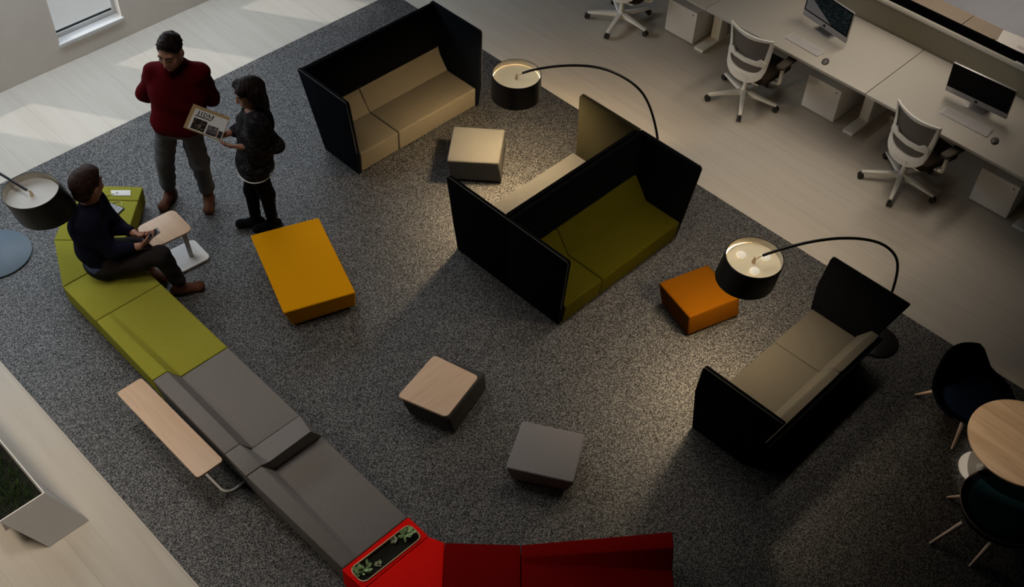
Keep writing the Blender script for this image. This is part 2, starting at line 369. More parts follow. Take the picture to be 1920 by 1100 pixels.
sofa('black high-sided sofa with cream seat facing the cream pouf', (5.34, 4.68, 0),
     [(4.955, 0.0), (4.985, 0.22), (5.045, 0.76), (5.03, 0.78), (4.380, 0.78), (4.380, 0.0)],
     [(4.50, 0.02), (4.43, 0.02), (4.384, 0.778), (4.417, 0.778)],
     [(4.975, 0.012), (4.995, 0.215), (4.56, 0.215), (4.56, 0.012)],
     [(4.63, 0.205), (4.485, 0.40), (4.46, 0.40), (4.505, 0.205)],
     None, (M['black'], M['black'], M['cream']), right=M['bronze'])
# low-backed sofa
t = thing('low_back_sofa', 'low-backed grey sofa between two tall black side panels', 'sofa', (5.34, 2.15, 0))
pr = [(2.435, 0.0), (2.47, 0.40), (2.445, 0.70), (2.43, 0.715), (1.775, 0.715), (1.77, 0.70), (1.98, 0.0)]
side_panel(pr, True, t, M['black']); side_panel(pr, False, t, M['black'])
b = NB(); prism_x(b, [(1.99, 0.012), (1.95, 0.012), (1.83, 0.325), (1.855, 0.325)], lambda z: XL(z) + 0.036, lambda z: XR(z) - 0.016); obj('back_shell', b, M['black'], t, bevel=0.004)
for a, c in ((4.640, 5.548), (5.552, 6.045)):
    b = NB(); prism_x(b, [(2.42, 0.012), (2.43, 0.215), (1.99, 0.215), (1.995, 0.012)], a, c); obj('seat', b, M['greyf'], t, bevel=0.014, seg=3)
for a, c in ((4.630, 5.548), (5.552, 6.075)):
    b = NB(); prism_x(b, [(2.03, 0.205), (1.935, 0.345), (1.862, 0.345), (1.93, 0.205)], a, c); obj('backrest', b, M['greyf'], t, bevel=0.016, seg=3)

# ------------------------------------------------------------------ poufs
def pouf(name, label, bot, top, z, m, bevel=0.018):
    c = np.mean(np.array(bot), 0)
    t = thing(name, label, 'pouf', (c[0], c[1], 0), 'poufs around the lounge')
    b = NB(); hull8(b, [(x, y, 0.022) for x, y in bot], [(x, y, z) for x, y in top]); obj('upholstery', b, m, t, bevel=bevel, seg=3)
    k = 0.86; b = NB(); poly(b, [(c[0] + (x - c[0]) * k, c[1] + (y - c[1]) * k) for x, y in bot], 0.0045, 0.024); obj('plinth', b, M['ink'], t)
    return t
pouf('pouf', 'cream cube pouf between the two cream and taupe sofas', [(5.50, 5.93), (5.81, 5.60), (5.45, 5.29), (5.15, 5.62)], [(5.49, 5.96), (5.80, 5.61), (5.43, 5.315), (5.12, 5.65)], 0.24, M['cream'])
pouf('pouf', 'large mustard yellow rectangular pouf in front of the standing woman', [(3.37, 5.97), (3.86, 5.79), (3.57, 5.03), (3.08, 5.20)], [(3.33, 6.065), (3.87, 5.855), (3.55, 4.985), (3.01, 5.195)], 0.225, M['mustard'])
pouf('pouf', 'orange rectangular pouf under the hanging lamp shade', [(5.38, 3.385), (5.80, 3.25), (5.725, 2.86), (5.255, 3.01)], [(5.36, 3.43), (5.81, 3.29), (5.71, 2.885), (5.25, 3.025)], 0.232, M['orange'])
tp = [(3.11, 3.985), (3.56, 4.09), (3.66, 3.715), (3.24, 3.605)]
t = pouf('pouf', 'charcoal cube pouf with a pale wood tray top', [(3.17, 3.94), (3.60, 4.05), (3.75, 3.72), (3.29, 3.585)], [(3.125, 3.975), (3.575, 4.085), (3.725, 3.715), (3.245, 3.595)], 0.225, M['pouf_dark'])
b = NB(); poly(b, rrect(tp, 0.035), 0.222, 0.243); obj('wood_top', b, M['oak_x'], t, bevel=0.003)
pouf('pouf', 'plain mid grey cube pouf in front of the red bench', [(3.575, 3.14), (3.79, 2.82), (3.53, 2.68), (3.31, 3.02)], [(3.615, 3.225), (3.855, 2.83), (3.495, 2.61), (3.245, 3.02)], 0.235, M['pouf_grey'])

# ------------------------------------------------------------------ modular bench
def prof(inner, outer, zt, rise):
    """cross section: inner foot, inner top, seat crease, back inner top, back outer top, outer foot"""
    I, O = Vector(inner), Vector(outer); d = (O - I)
    def at(s, z): p = I + d * s; return (p.x, p.y, z)
    zb = zt + rise
    g = rise / 0.135
    return [at(0.02, 0.03), at(0, zt), at(lerp(0.76, 0.72, g), zt), at(lerp(0.84, 0.875, g), lerp(zt, zb, 1)), at(lerp(1.0, 1.085, g), zb), at(0.98, 0.03)]
G_BENCH = 'sections of the long modular bench'
def bench(label, rings, m, cx):
    t = thing('bench_section', label, 'bench', (cx[0], cx[1], 0), G_BENCH)
    b = NB(); loft(b, rings); obj('upholstery', b, m, t, bevel=0.010, seg=3, ang=12)
    lo = [Vector(r[0]) for r in rings] + [Vector(r[5 if len(r) == 6 else -1]) for r in rings[::-1]]
    c = sum((v for v in lo), Vector()) / len(lo)
    b = NB(); poly(b, [(c.x + (v.x - c.x) * 0.9, c.y + (v.y - c.y) * 0.9) for v in lo], 0.0045, 0.034); obj('plinth', b, M['ink'], t)
    return t
ZS = 0.215
xi, xo = 2.512, 1.945
s2 = math.sqrt(0.5)
bi, bo = (2.56, 6.69), (2.16, 7.09)              # 45 degree bend
def along(p, d): return (p[0] + d * s2, p[1] + d * s2)
g = 0.0025
bench('short lime green end section of the bench, carrying the white power plate', [prof(along(bi, 0.487 + g), along(bo, 0.487 + g), ZS, 0), prof(along(bi, 0.66), along(bo, 0.66), ZS, 0)], M['green'], (2.77, 7.3))
bench('flat lime green bench section with the tablet lying on it', [prof(along(bi, g), along(bo, g), ZS, 0), prof(along(bi, 0.483), along(bo, 0.483), ZS, 0)], M['green'], (2.55, 7.05))
bench('lime green wedge bench section beside the seated man', [prof((xi, 6.583), (xo, 6.583), ZS, 0), prof(bi, bo, ZS, 0)], M['green'], (2.3, 6.75))
bench('flat lime green bench section just below the seated man', [prof((xi, 6.103), (xo, 6.103), ZS, 0), prof((xi, 6.578), (xo, 6.578), ZS, 0)], M['green'], (2.23, 6.34))
bench('lime green bench section whose backrest rises out of the seat', [prof((xi, 6.098), (xo, 6.098), ZS, 0), prof((xi, 5.215), (xo, 5.215), ZS, 0.135)], M['green'], (2.23, 5.66))
bench('grey bench section with a full backrest beside the long wooden side table', [prof((xi, 5.21), (xo, 5.21), ZS, 0.135), prof((xi, 4.345), (xo, 4.345), ZS, 0.135)], M['bench_grey'], (2.23, 4.77))
# raised arm section
t = thing('bench_section', 'short raised grey armrest section across the bench', 'bench', (2.2, 4.22, 0), G_BENCH)
def arm(y, z):
    p = prof((xi, y), (xo, y), ZS, 0.135); q = list(p)
    return [p[0], p[1], (xi - 0.075 * (z - ZS) / 0.125 - 0.004, y, z), (p[2][0] - 0.02, y, z - 0.012 * (z - ZS) / 0.125), p[3], p[4], p[5]]
b = NB(); loft(b, [arm(4.341, ZS + 0.004), arm(4.103, ZS + 0.125)]); obj('upholstery', b, M['bench_grey'], t, bevel=0.008, seg=2, ang=14)
b = NB(); box(b, 1.99, 2.46, 4.13, 4.31, 0.0045, 0.034); obj('plinth', b, M['ink'], t)
bench('grey bench section whose backrest flattens out towards the red planter', [prof((xi, 4.098), (xo, 4.098), ZS, 0.135), prof((xi, 3.196), (1.965, 3.196), ZS, 0)], M['bench_grey'], (2.23, 3.65))
# red planter section
t = thing('bench_planter', 'short red bench section with a long planting trough let into its top', 'planter', (2.24, 3.09, 0), G_BENCH)
rim = [(1.985, 3.163), (2.485, 3.152), (2.485, 3.012), (1.985, 3.02)]
out_ = [(1.955, 3.191), (2.515, 3.191), (2.515, 2.997), (1.965, 2.997)]
b = NB()
ro = rrect(out_, 0.004, 5); ri = rrect(rim, 0.05, 5); m_ = len(ro)
ro = ro[:]; 
vo0 = [b.verts.new((x, y, 0.03)) for x, y in ro]; vo1 = [b.verts.new((x, y, ZS)) for x, y in ro]
vi1 = [b.verts.new((x, y, ZS)) for x, y in ri]; vi0 = [b.verts.new((x, y, 0.16)) for x, y in ri]
for i in range(m_):
    j = (i + 1) % m_
    b.faces.new((vo0[i], vo0[j], vo1[j], vo1[i])); b.faces.new((vo1[i], vo1[j], vi1[j], vi1[i])); b.faces.new((vi1[i], vi1[j], vi0[j], vi0[i]))
b.faces.new(vo0[::-1]); b.faces.new(vi0)
obj('upholstery', b, M['red'], t)
c = Vector((2.235, 3.087))
def ringpts(k, z): return [(c.x + (x - c.x) * (1 + k / 0.25), c.y + (y - c.y) * (1 + k / 0.07), z) for x, y in ri]
b = NB(); loft(b, [ringpts(0.0, 0.19), ringpts(0.0, ZS + 0.007), ringpts(-0.006, ZS + 0.007), ringpts(-0.006, 0.19)], cap=False)
obj('brass_rim', b, M['brass'], t)
b = NB(); loft(b, [ringpts(-0.004, 0.17), ringpts(-0.0045, 0.198)]); obj('soil', b, M['soil'], t)
def leafy(bm, base, n, size, up, rng, spread):
    for i in range(n):
        a = rng.uniform(0, 6.283); r = spread * math.sqrt(rng.random())
        p = Vector(base) + Vector((r * math.cos(a) * 1.1, r * math.sin(a) * 0.8, rng.uniform(0.2, 1.0) * up))
        d = Vector((math.cos(a + rng.uniform(-.7, .7)), math.sin(a + rng.uniform(-.7, .7)), rng.uniform(0.0, 0.7))).normalized()
        s = d.cross(Vector((0, 0, 1))).normalized(); nrm = s.cross(d)
        L = size * rng.uniform(0.7, 1.25); w = L * 0.26
        rows = []
        for k, (u, q) in enumerate(((0, 0.15), (0.3, 0.9), (0.6, 1.0), (0.85, 0.5), (1.0, 0.04))):
            m0 = p + d * (L * u) - nrm * (0.25 * L * (u * u)) * -1 * 0.4
            rows.append([m0 - s * (w * q) + nrm * (0.12 * w), m0, m0 + s * (w * q) + nrm * (0.12 * w)])
        vs = [[bm.verts.new(v) for v in r_] for r_ in rows]
        for A, B_ in zip(vs[:-1], vs[1:]):
            for k in range(2): bm.faces.new((A[k], A[k + 1], B_[k + 1], B_[k]))
        tube(bm, [Vector(base), p], 0.0012, n=4)
rng = random.Random(3)
for nm, lb, base, n, sz, up, sp, mm, cat in (
        ('leafy_plant', 'leafy sage green plant at the upper end of the red trough', (2.415, 3.10, 0.198), 26, 0.034, 0.05, 0.035, 'leaf', 'plant'),
        ('leafy_plant', 'leafy sage green plant at the lower end of the red trough', (2.050, 3.095, 0.198), 28, 0.036, 0.05, 0.038, 'leaf', 'plant'),
        ('rosette_plant', 'small pale rosette plant by the rim near the upper leafy plant', (2.335, 3.128, 0.198), 22, 0.018, 0.02, 0.012, 'flower', 'plant'),
        ('rosette_plant', 'small pale rosette plant beside the lower leafy plant', (2.150, 3.065, 0.198), 22, 0.018, 0.02, 0.012, 'flower', 'plant')):
    b = NB(); leafy(b, base, n, sz, up, rng, sp); tag(obj(nm, b, M[mm]), lb, cat, 'plants in the red bench trough')
# red bend, red flat, red with backrest
di = (2.56, 2.885); do = (2.16, 2.485)
def al2(p, d): return (p[0] + d * 0.700, p[1] - d * 0.714)
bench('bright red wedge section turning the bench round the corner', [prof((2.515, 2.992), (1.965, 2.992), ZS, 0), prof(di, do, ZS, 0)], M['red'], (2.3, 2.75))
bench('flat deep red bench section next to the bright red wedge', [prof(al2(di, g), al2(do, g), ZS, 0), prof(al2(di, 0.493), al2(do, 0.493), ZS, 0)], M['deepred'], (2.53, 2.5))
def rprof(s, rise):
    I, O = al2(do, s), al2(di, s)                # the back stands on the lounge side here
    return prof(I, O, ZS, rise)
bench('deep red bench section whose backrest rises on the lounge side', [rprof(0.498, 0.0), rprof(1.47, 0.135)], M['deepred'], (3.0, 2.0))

# ------------------------------------------------------------------ wooden side tables
t = thing('side_table', 'long narrow pale wood side table behind the grey bench', 'table', (1.76, 4.8, 0))
b = NB(); poly(b, rrect([(1.652, 5.285), (1.852, 5.285), (1.862, 4.305), (1.655, 4.305)], 0.03), 0.335, 0.355); obj('tabletop', b, M['oak'], t, bevel=0.003)
b = NB(); tube(b, [(1.80, 5.22, 0.333), (1.80, 5.22, 0.05), (1.80, 5.20, 0.016), (1.80, 5.15, 0.013)] + [(1.806, y, 0.013) for y in (4.9, 4.6)] + smooth_path([(1.81, 4.40, 0.013), (1.815, 4.325, 0.013), (1.86, 4.288, 0.013), (1.93, 4.285, 0.013)], 5) + [(1.975, 4.284, 0.013)], 0.011, n=10)
obj('floor_frame', b, M['white'], t)
b = NB(); tube(b, [(1.806, 4.62, 0.015), (1.79, 4.60, 0.10), (1.76, 4.56, 0.334)], 0.011); obj('leg', b, M['white'], t)
t = thing('laptop_table', 'small rounded wood-topped table on a white plate beside the seated man', 'table', (2.92, 6.40, 0))
tt = [(2.627, 6.56), (2.965, 6.545), (2.945, 6.235), (2.605, 6.265)]
b = NB(); poly(b, rrect(tt, 0.06), 0.403, 0.42); obj('tabletop', b, M['oak'], t, bevel=0.004)
b = NB(); poly(b, rrect([(2.74, 6.565), (3.07, 6.535), (3.05, 6.255), (2.75, 6.275)], 0.05), 0.0045, 0.022); obj('base_plate', b, M['white'], t, bevel=0.004)
b = NB(); hull8(b, [(2.93, 6.40, 0.02), (2.965, 6.385, 0.02), (2.955, 6.36, 0.02), (2.92, 6.375, 0.02)], [(2.905, 6.40, 0.404), (2.94, 6.385, 0.404), (2.93, 6.36, 0.404), (2.895, 6.375, 0.404)]); obj('column', b, M['white'], t, bevel=0.004)
t = thing('round_table', 'round pale wood table on a white disc foot at the right edge', 'table', (5.84, 0.70, 0))
b = NB(); lathe(b, [(0.355, 0.432), (0.372, 0.437), (0.372, 0.450), (0.366, 0.454)], (5.858, 0.612, 0), 64); obj('tabletop', b, M['oak_round'], t)
b = NB(); lathe(b, [(0.158, 0.0045), (0.158, 0.012), (0.12, 0.020), (0.04, 0.030), (0.028, 0.045)], (5.822, 0.753, 0), 48); obj('foot', b, M['white'], t)
b = NB(); tube(b, [(5.822, 0.753, 0.03), (5.83, 0.725, 0.2), (5.852, 0.64, 0.433)], 0.024, n=16); obj('column', b, M['white'], t)

# ------------------------------------------------------------------ tub chairs
def tub_chair(label, c, face, seat_m, zs=1.0, rim_m=None):
    t = thing('tub_chair', label, 'chair', (c[0], c[1], 0), 'dark tub chairs at the round table')
    F = Vector((math.cos(face), math.sin(face), 0)); S = Vector((-F.y, F.x, 0)); O = Vector((c[0], c[1], 0))
    def W(f, s, z): p = O + F * f + S * s; return (p.x, p.y, z * zs)
    # wrap-round shell: arms low at the front, back high
    rings = []; n = 26
    for k in range(n + 1):
        a = math.radians(-118 + 236 * k / n) + math.pi     # opening towards the front
        u = abs(k / n - 0.5) * 2
        top = 0.29 + 0.20 * (1 - max(0, min(1, (u - 0.22) / 0.30)) ** 2 * (3 - 2 * max(0, min(1, (u - 0.22) / 0.30)))) - 0.05 * u
        ro_, ri_ = 0.275, 0.245
        ca, sa = math.cos(a), math.sin(a)
        fl = 1.12
        rings.append([W(ca * ro_ * 0.80, sa * ro_ * 0.80, 0.17), W(ca * ro_ * fl, sa * ro_ * fl, top - 0.01), W(ca * (ro_ * fl - 0.012), sa * (ro_ * fl - 0.012), top), W(ca * ri_ * fl, sa * ri_ * fl, top - 0.01), W(ca * ri_ * 0.82, sa * ri_ * 0.82, 0.20)])
    b = NB(); loft(b, rings); obj('shell', b, M['tub'], t)
    b = NB()
    ring = lambda r, z: [W(r * math.cos(6.2832 * k / 32) * 1.04 + 0.02, r * math.sin(6.2832 * k / 32), z) for k in range(32)]
    loft(b, [ring(0.20, 0.155), ring(0.225, 0.18), ring(0.225, 0.235), ring(0.205, 0.252), ring(0.12, 0.258)]); obj('seat', b, seat_m, t)
    for f, s in ((0.17, 0.17), (0.17, -0.17), (-0.17, 0.17), (-0.17, -0.17)):
        b = NB(); tube(b, [W(f * 1.52, s * 1.52, 0.005), W(f * 0.85, s * 0.85, 0.17)], [0.009, 0.019], n=10); obj('leg', b, M['ash'], t)
    return t
tub_chair('dark navy tub chair above the round table', (6.18, 1.10), math.radians(-118), M['tubseat'], 1.0)
t = thing('stool', 'low dark teal padded stool with a thin brown rim below the round table', 'stool', (5.45, 0.455, 0))
b = NB(); lathe(b, [(0.20, 0.15), (0.27, 0.19), (0.297, 0.255), (0.298, 0.268)], (5.45, 0.455, 0), 48); obj('shell', b, M['tub'], t)
b = NB(); lathe(b, [(0.298, 0.262), (0.302, 0.270), (0.298, 0.277), (0.290, 0.270), (0.298, 0.262)], (5.45, 0.455, 0), 56, cap=False); obj('rim', b, M['rimbrown'], t)
b = NB(); lathe(b, [(0.286, 0.235), (0.288, 0.255), (0.27, 0.266), (0.15, 0.275)], (5.45, 0.455, 0), 48); obj('seat', b, M['tealseat'], t)
for fx, fy, tx, ty in ((5.02, 0.69, 5.20, 0.60), (5.06, 0.41, 5.22, 0.385), (5.44, 0.80, 5.45, 0.66), (5.60, 0.14, 5.55, 0.27)):
    b = NB(); tube(b, [(fx, fy, 0.005), (tx, ty, 0.17)], [0.009, 0.020], n=10); obj('leg', b, M['ash'], t)

# ------------------------------------------------------------------ arc lamps
def relax(P, it=30):
    P = [Vector(p) for p in P]
    for _ in range(it):
        P = [P[0]] + [P[i] * 0.5 + (P[i - 1] + P[i + 1]) * 0.25 for i in range(1, len(P) - 1)] + [P[-1]]
    return P
def arc_lamp(label, base, shade, zt, hgt, r, path, lit, disc_m, disc_r, lean=(0, 0)):
    t = thing('arc_floor_lamp', label, 'lamp', (base[0], base[1], 0), 'black arc floor lamps')
    b = NB(); lathe(b, [(disc_r - 0.006, 0.0045), (disc_r, 0.010), (disc_r, 0.016), (disc_r - 0.006, 0.020)], (base[0], base[1], 0), 56); obj('base', b, disc_m, t)
    b = NB(); tube(b, relax(smooth_path([(base[0], base[1], 0.02)] + path, 7)), 0.0105, n=10); obj('arc_pole', b, M['lampblack'], t)
    b = NB(); lathe(b, [(0.024, 0.018), (0.024, 0.05), (0.014, 0.07)], (base[0], base[1], 0), 20); obj('pole_collar', b, M['lampblack'], t)
    cx, cy = shade
    b = NB(); rb = r + 0.008
    lathe(b, [(rb, zt - hgt), (r, zt), (r - 0.004, zt + 0.001), (r - 0.0045, zt - 0.0005), (rb - 0.005, zt - hgt + 0.001), (rb - 0.002, zt - hgt)], (cx, cy, 0), 64, cap=False)
    def tip(bm):
        for v in bm.verts: k_ = (zt - v.co.z) / hgt; v.co.x += lean[0] * k_; v.co.y += lean[1] * k_
    tip(b); obj('shade', b, M['lampblack'], t)
    b = NB(); lathe(b, [(r - 0.0065, zt - 0.0005), (rb - 0.007, zt - hgt + 0.002)], (cx, cy, 0), 64, cap=False); tip(b); obj('shade_lining', b, M['shade_in'], t)
    b = NB(); lathe(b, [(r - 0.008, zt - 0.060), (r - 0.008, zt - 0.054)], (cx, cy, 0), 56); obj('diffuser', b, M['diffuser'] if lit else M['diffuser_dim'], t)
    b = NB(); lathe(b, [(0.014, zt - 0.055), (0.014, zt - 0.035), (0.006, zt - 0.02), (0.005, zt + 0.0)], (cx, cy, 0), 16)
    tube(b, [(cx, cy, zt - 0.03), path[-1]], 0.004, n=8)
    obj('stem', b, M['brass'], t)
    return t
def arcpath(base, shade, sz):
    d = (Vector(shade) - Vector(base)); L = d.length; d = d / L
    return [(base[0] + d.x * s, base[1] + d.y * s, z) for s, z in sz]
p1 = arcpath((6.26, 4.22), (5.5966, 5.294), [(0.0, 0.35), (0.018, 0.662), (0.157, 1.081), (0.291, 1.213), (0.478, 1.303), (0.659, 1.322), (0.894, 1.280), (1.131, 1.190), (1.22, 1.135)])
arc_lamp('black arc lamp leaning over the cream pouf between the two upper sofas', (6.26, 4.22), (5.612, 5.318), 1.10, 0.215, 0.205, p1, True, M['lampblack'], 0.19)
p2 = arcpath((6.27, 1.98), (5.2917, 2.6475), [(-0.019, 0.35), (-0.019, 0.629), (0.013, 0.843), (0.058, 0.967), (0.155, 1.083), (0.293, 1.178), (0.501, 1.235), (0.729, 1.248), (0.967, 1.205), (1.125, 1.150)])
arc_lamp('black arc lamp with glowing bulbs above the orange pouf', (6.32, 1.95), (5.335, 2.665), 1.10, 0.215, 0.207, p2, True, M['lampblack'], 0.17, (-0.022, 0.022))
p3 = arcpath((1.80, 7.48), (1.9985, 6.6271), [(0.0, 0.5), (0.02, 0.85), (0.14, 1.06), (0.32, 1.15), (0.532, 1.145), (0.72, 1.125), (0.80, 1.118)])
arc_lamp('black arc lamp beside the seated man, its blue-grey foot on the carpet', (1.80, 7.48), (2.005, 6.705), 1.10, 0.20, 0.203, p3, False, M['discblue'], 0.285, (0.05, -0.05))
lamp2 = [o for o in C.objects if o.get('label', '').startswith('black arc lamp with glowing')][0]
for k in range(3):
    a = math.radians(100 + 120 * k); b = NB(); sphere(b, (5.335 + 0.10 * math.cos(a), 2.665 + 0.10 * math.sin(a), 1.063), (0.036, 0.036, 0.02)); obj('bulb', b, M['bulb'], lamp2)
light('lamp_bulbs', 'POINT', (5.612, 5.318, 0.97), None, 72, (1.0, 0.77, 0.48), shadow_soft_size=0.09)
light('lamp_bulbs', 'POINT', (5.335, 2.665, 0.97), None, 36, (1.0, 0.80, 0.54), shadow_soft_size=0.09)

# ------------------------------------------------------------------ desks
ZD = 0.72
bays = [(3.405, 5.185), (1.62, 3.40), (5.19, 6.97)]
feet = [3.575, 1.81, 5.375]
names = ['white desk with the computer at its far end, in the middle of the row', 'white desk with the black-screened computer at the right edge', 'white desk at the top edge, only its near corner in view']
for (y0, y1), fy, lb in zip(bays, feet, names):
    t = thing('desk', lb, 'desk', (8.55, (y0 + y1) / 2, 0), 'white workbench desks')
    b = NB(); box(b, 8.055, 9.03, y0, y1, ZD - 0.028, ZD); obj('worktop', b, M['desk'], t, bevel=0.004)
    b = NB(); box(b, 8.34, 8.96, fy - 0.055, fy + 0.055, 0.002, 0.035); obj('leg_foot', b, M['plastic'], t, bevel=0.006)
    b = NB(); hull8(b, [(8.60, fy - 0.05, 0.03), (8.74, fy - 0.05, 0.03), (8.74, fy + 0.05, 0.03), (8.60, fy + 0.05, 0.03)], [(8.60, fy - 0.05, ZD - 0.028), (8.68, fy - 0.05, ZD - 0.028), (8.68, fy + 0.05, ZD - 0.028), (8.60, fy + 0.05, ZD - 0.028)]); obj('leg_column', b, M['plastic'], t, bevel=0.005)
t = thing('desk_screen', 'long desk divider with olive-grey fabric, cream rail and black top strip', 'divider', (9.06, 4.2, 0))
b = NB(); box(b, 9.038, 9.07, 1.0, 7.0, ZD - 0.15, 0.985); obj('fabric_panel', b, M['screenfab'], t)
b = NB(); box(b, 9.034, 9.084, 1.0, 7.0, 0.985, 1.0); box(b, 9.030, 9.036, 1.0, 7.0, 0.965, 0.990); obj('top_rail', b, M['rail'], t, bevel=0.002)
b = NB(); box(b, 9.062, 9.084, 1.0, 7.0, 1.0, 1.085); obj('black_strip', b, M['black'], t)
b = NB(); box(b, 9.032, 9.06, 2.44, 2.60, 1.0, 1.012); so = obj('socket_block', b, M['white'], t, bevel=0.002)
b = NB(); box(b, 9.036, 9.056, 2.49, 2.53, 1.012, 1.0135); obj('socket', b, M['device'], so)
# bench of the people opposite
for y0, y1, lb in ((3.38, 5.2, 'tan desk on the far side of the divider, left of its joint'), (1.6, 3.374, 'tan desk on the far side of the divider, with a white laptop on it')):
    t = thing('desk', lb, 'desk', (9.5, (y0 + y1) / 2, 0), 'tan desks beyond the divider')
    b = NB(); box(b, 9.10, 9.895, y0, y1, ZD - 0.028, ZD); obj('worktop', b, M['deskwood'], t, bevel=0.004)
    b = NB(); box(b, 9.3, 9.8, y0 + 0.2, y0 + 0.3, 0.005, ZD - 0.028); obj('leg', b, M['plastic'], t, bevel=0.005)
t = thing('laptop', 'white laptop on the tan desk beyond the divider', 'laptop', (9.74, 2.9, ZD))
b = NB(); poly(b, rrect([(9.622, 3.0), (9.862, 3.055), (9.90, 2.72), (9.66, 2.665)], 0.012), ZD + 0.0005, ZD + 0.016); obj('body', b, M['white'], t, bevel=0.003)
b = NB(); box(b, 9.69, 9.74, 2.76, 2.83, ZD + 0.016, ZD + 0.0175); obj('trackpad', b, M['keys'], t)
b = NB(); tube(b, [(9.61, 3.03, ZD + 0.008), (9.63, 3.035, ZD + 0.012), (9.66, 3.04, ZD + 0.008)], 0.008); tag(obj('power_plug', b, M['ink']), 'small black plug beside the white laptop', 'plug')
# pedestals
for y0, y1, lb in ((5.485, 5.85, 'white drawer pedestal under the desk at the top edge'), (3.765, 4.13, 'white drawer pedestal between two desk chairs, in the middle'), (1.945, 2.31, 'white drawer pedestal at the right edge under the desk')):
    t = thing('pedestal', lb, 'cabinet', (8.6, (y0 + y1) / 2, 0), 'white drawer pedestals under the desks')
    b = NB(); box(b, 8.39, 8.85, y0, y1, 0.012, 0.375); obj('body', b, M['white'], t, bevel=0.005)
    b = NB(); box(b, 8.377, 8.389, y0, y1, 0.014, 0.373); dr = obj('drawer_front', b, M['white'], t, bevel=0.003)
    b = NB(); tube(b, [(8.370, y0 + 0.045, 0.335), (8.378, y0 + 0.045, 0.335)], 0.006, n=12); obj('lock', b, M['ink'], dr)
    b = NB(); box(b, 8.42, 8.83, y0 + 0.03, y1 - 0.03, 0.001, 0.013); obj('plinth', b, M['ink'], t)
# computers
def computer(label, bl, br, zb, zt, tilt, screen_m, tri):
    c = ((bl[0] + br[0]) / 2, (bl[1] + br[1]) / 2)
    t = thing('desktop_computer', label, 'computer', (c[0] + 0.1, c[1], ZD), 'all-in-one computers on the desks')
    U = Vector((br[0] - bl[0], br[1] - bl[1], 0)); Wd = U.length; U.normalize(); N = Vector((U.y, -U.x, 0))
    if N.x > 0: N = -N                              # towards the sitter
    V = (Vector((0, 0, 1)) - N * tilt).normalized(); Nn = U.cross(V); Nn = Nn if Nn.x < 0 else -Nn
    hgt_ = (zt - zb) / V.z
    O = Vector((bl[0], bl[1], zb))
    def P(u, v, d): return O + U * u + V * v + Nn * d
    def slab(bm, u0, u1, v0, v1, d0, d1): hull8(bm, [P(u0, v0, d0), P(u1, v0, d0), P(u1, v1, d0), P(u0, v1, d0)], [P(u0, v0, d1), P(u1, v0, d1), P(u1, v1, d1), P(u0, v1, d1)])
    ch = 0.062
    b = NB(); slab(b, 0, Wd, 0, hgt_, -0.022, 0); obj('casing', b, M['alu'], t, bevel=0.006)
    b = NB(); slab(b, 0.004, Wd - 0.004, ch, hgt_ - 0.004, 0.0002, 0.0016); s_ = obj('display', b, M['display'], t)
    b = NB(); slab(b, 0.018, Wd - 0.018, ch + 0.014, hgt_ - 0.018, 0.0018, 0.0022); obj('screen_picture', b, screen_m, s_)
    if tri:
        b = NB(); hull8(b, [P(0.018, ch + 0.014, 0.0023), P(Wd * 0.62, ch + 0.014, 0.0023), P(0.018, hgt_ * 0.75, 0.0023)], [P(0.018, ch + 0.014, 0.0028), P(Wd * 0.62, ch + 0.014, 0.0028), P(0.018, hgt_ * 0.75, 0.0028)]); obj('screen_reflection', b, M['device'], s_)  # grey triangle paints a reflection across the lower left of the screen
    # round mark with a bite and a leaf on the chin
    b = NB(); cu, cv = Wd / 2, ch / 2
    ol = []
    for k in range(24):
        a = 6.2832 * k / 24; r_ = 0.0155 * (1 + 0.06 * math.cos(2 * a))
        u_, v_ = r_ * math.cos(a), r_ * math.sin(a) * 1.08
        d_ = math.hypot(u_ - 0.0175, v_ - 0.002)
        if d_ < 0.0065: u_ -= (0.0065 - d_)
        ol.append((u_, v_))
    sgn = 1 if U.y < 0 else -1
    hull8(b, [P(cu + u_ * sgn, cv + v_, 0.0002) for u_, v_ in ol], [P(cu + u_ * sgn, cv + v_, 0.001) for u_, v_ in ol])
    lf = [(0.000, 0.0145), (0.004, 0.016), (0.0075, 0.021), (0.003, 0.0195)]
    hull8(b, [P(cu + u_ * sgn, cv + v_, 0.0002) for u_, v_ in lf], [P(cu + u_ * sgn, cv + v_, 0.001) for u_, v_ in lf]); obj('chin_mark', b, M['ink'], t)
    b = NB(); cc = c; back = -Nn
    loft(b, [[O + U * (Wd / 2 + s * 0.09) + Vector((back.x, back.y, 0)) * q + Vector((0, 0, z - zb)) for s, z, q in ((-1, ZD + 0.0005, 0.0), (1, ZD + 0.0005, 0.0), (1, ZD + 0.0005, 0.18), (-1, ZD + 0.0005, 0.18))],
             [O + U * (Wd / 2 + s * 0.09) + Vector((back.x, back.y, 0)) * q + Vector((0, 0, z - zb)) for s, z, q in ((-1, ZD + 0.007, 0.0), (1, ZD + 0.007, 0.0), (1, ZD + 0.007, 0.18), (-1, ZD + 0.007, 0.18))]])
    loft(b, [[O + U * (Wd / 2 + s * 0.09) + Vector((back.x, back.y, 0)) * q + Vector((0, 0, z - zb)) for s, q in ((-1, q0), (1, q0), (1, q0 + 0.008), (-1, q0 + 0.008))] for z, q0 in ((ZD + 0.004, 0.17), (ZD + 0.1, 0.11), (ZD + 0.20, 0.03))])
    obj('stand', b, M['alu'], t, bevel=0.002)
    return t
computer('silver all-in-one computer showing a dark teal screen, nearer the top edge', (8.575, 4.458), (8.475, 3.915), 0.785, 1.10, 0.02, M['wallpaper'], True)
computer('silver all-in-one computer with a blank black screen near the right edge', (8.533, 2.917), (8.559, 2.340), 0.785, 1.105, -0.16, M['display'], False)
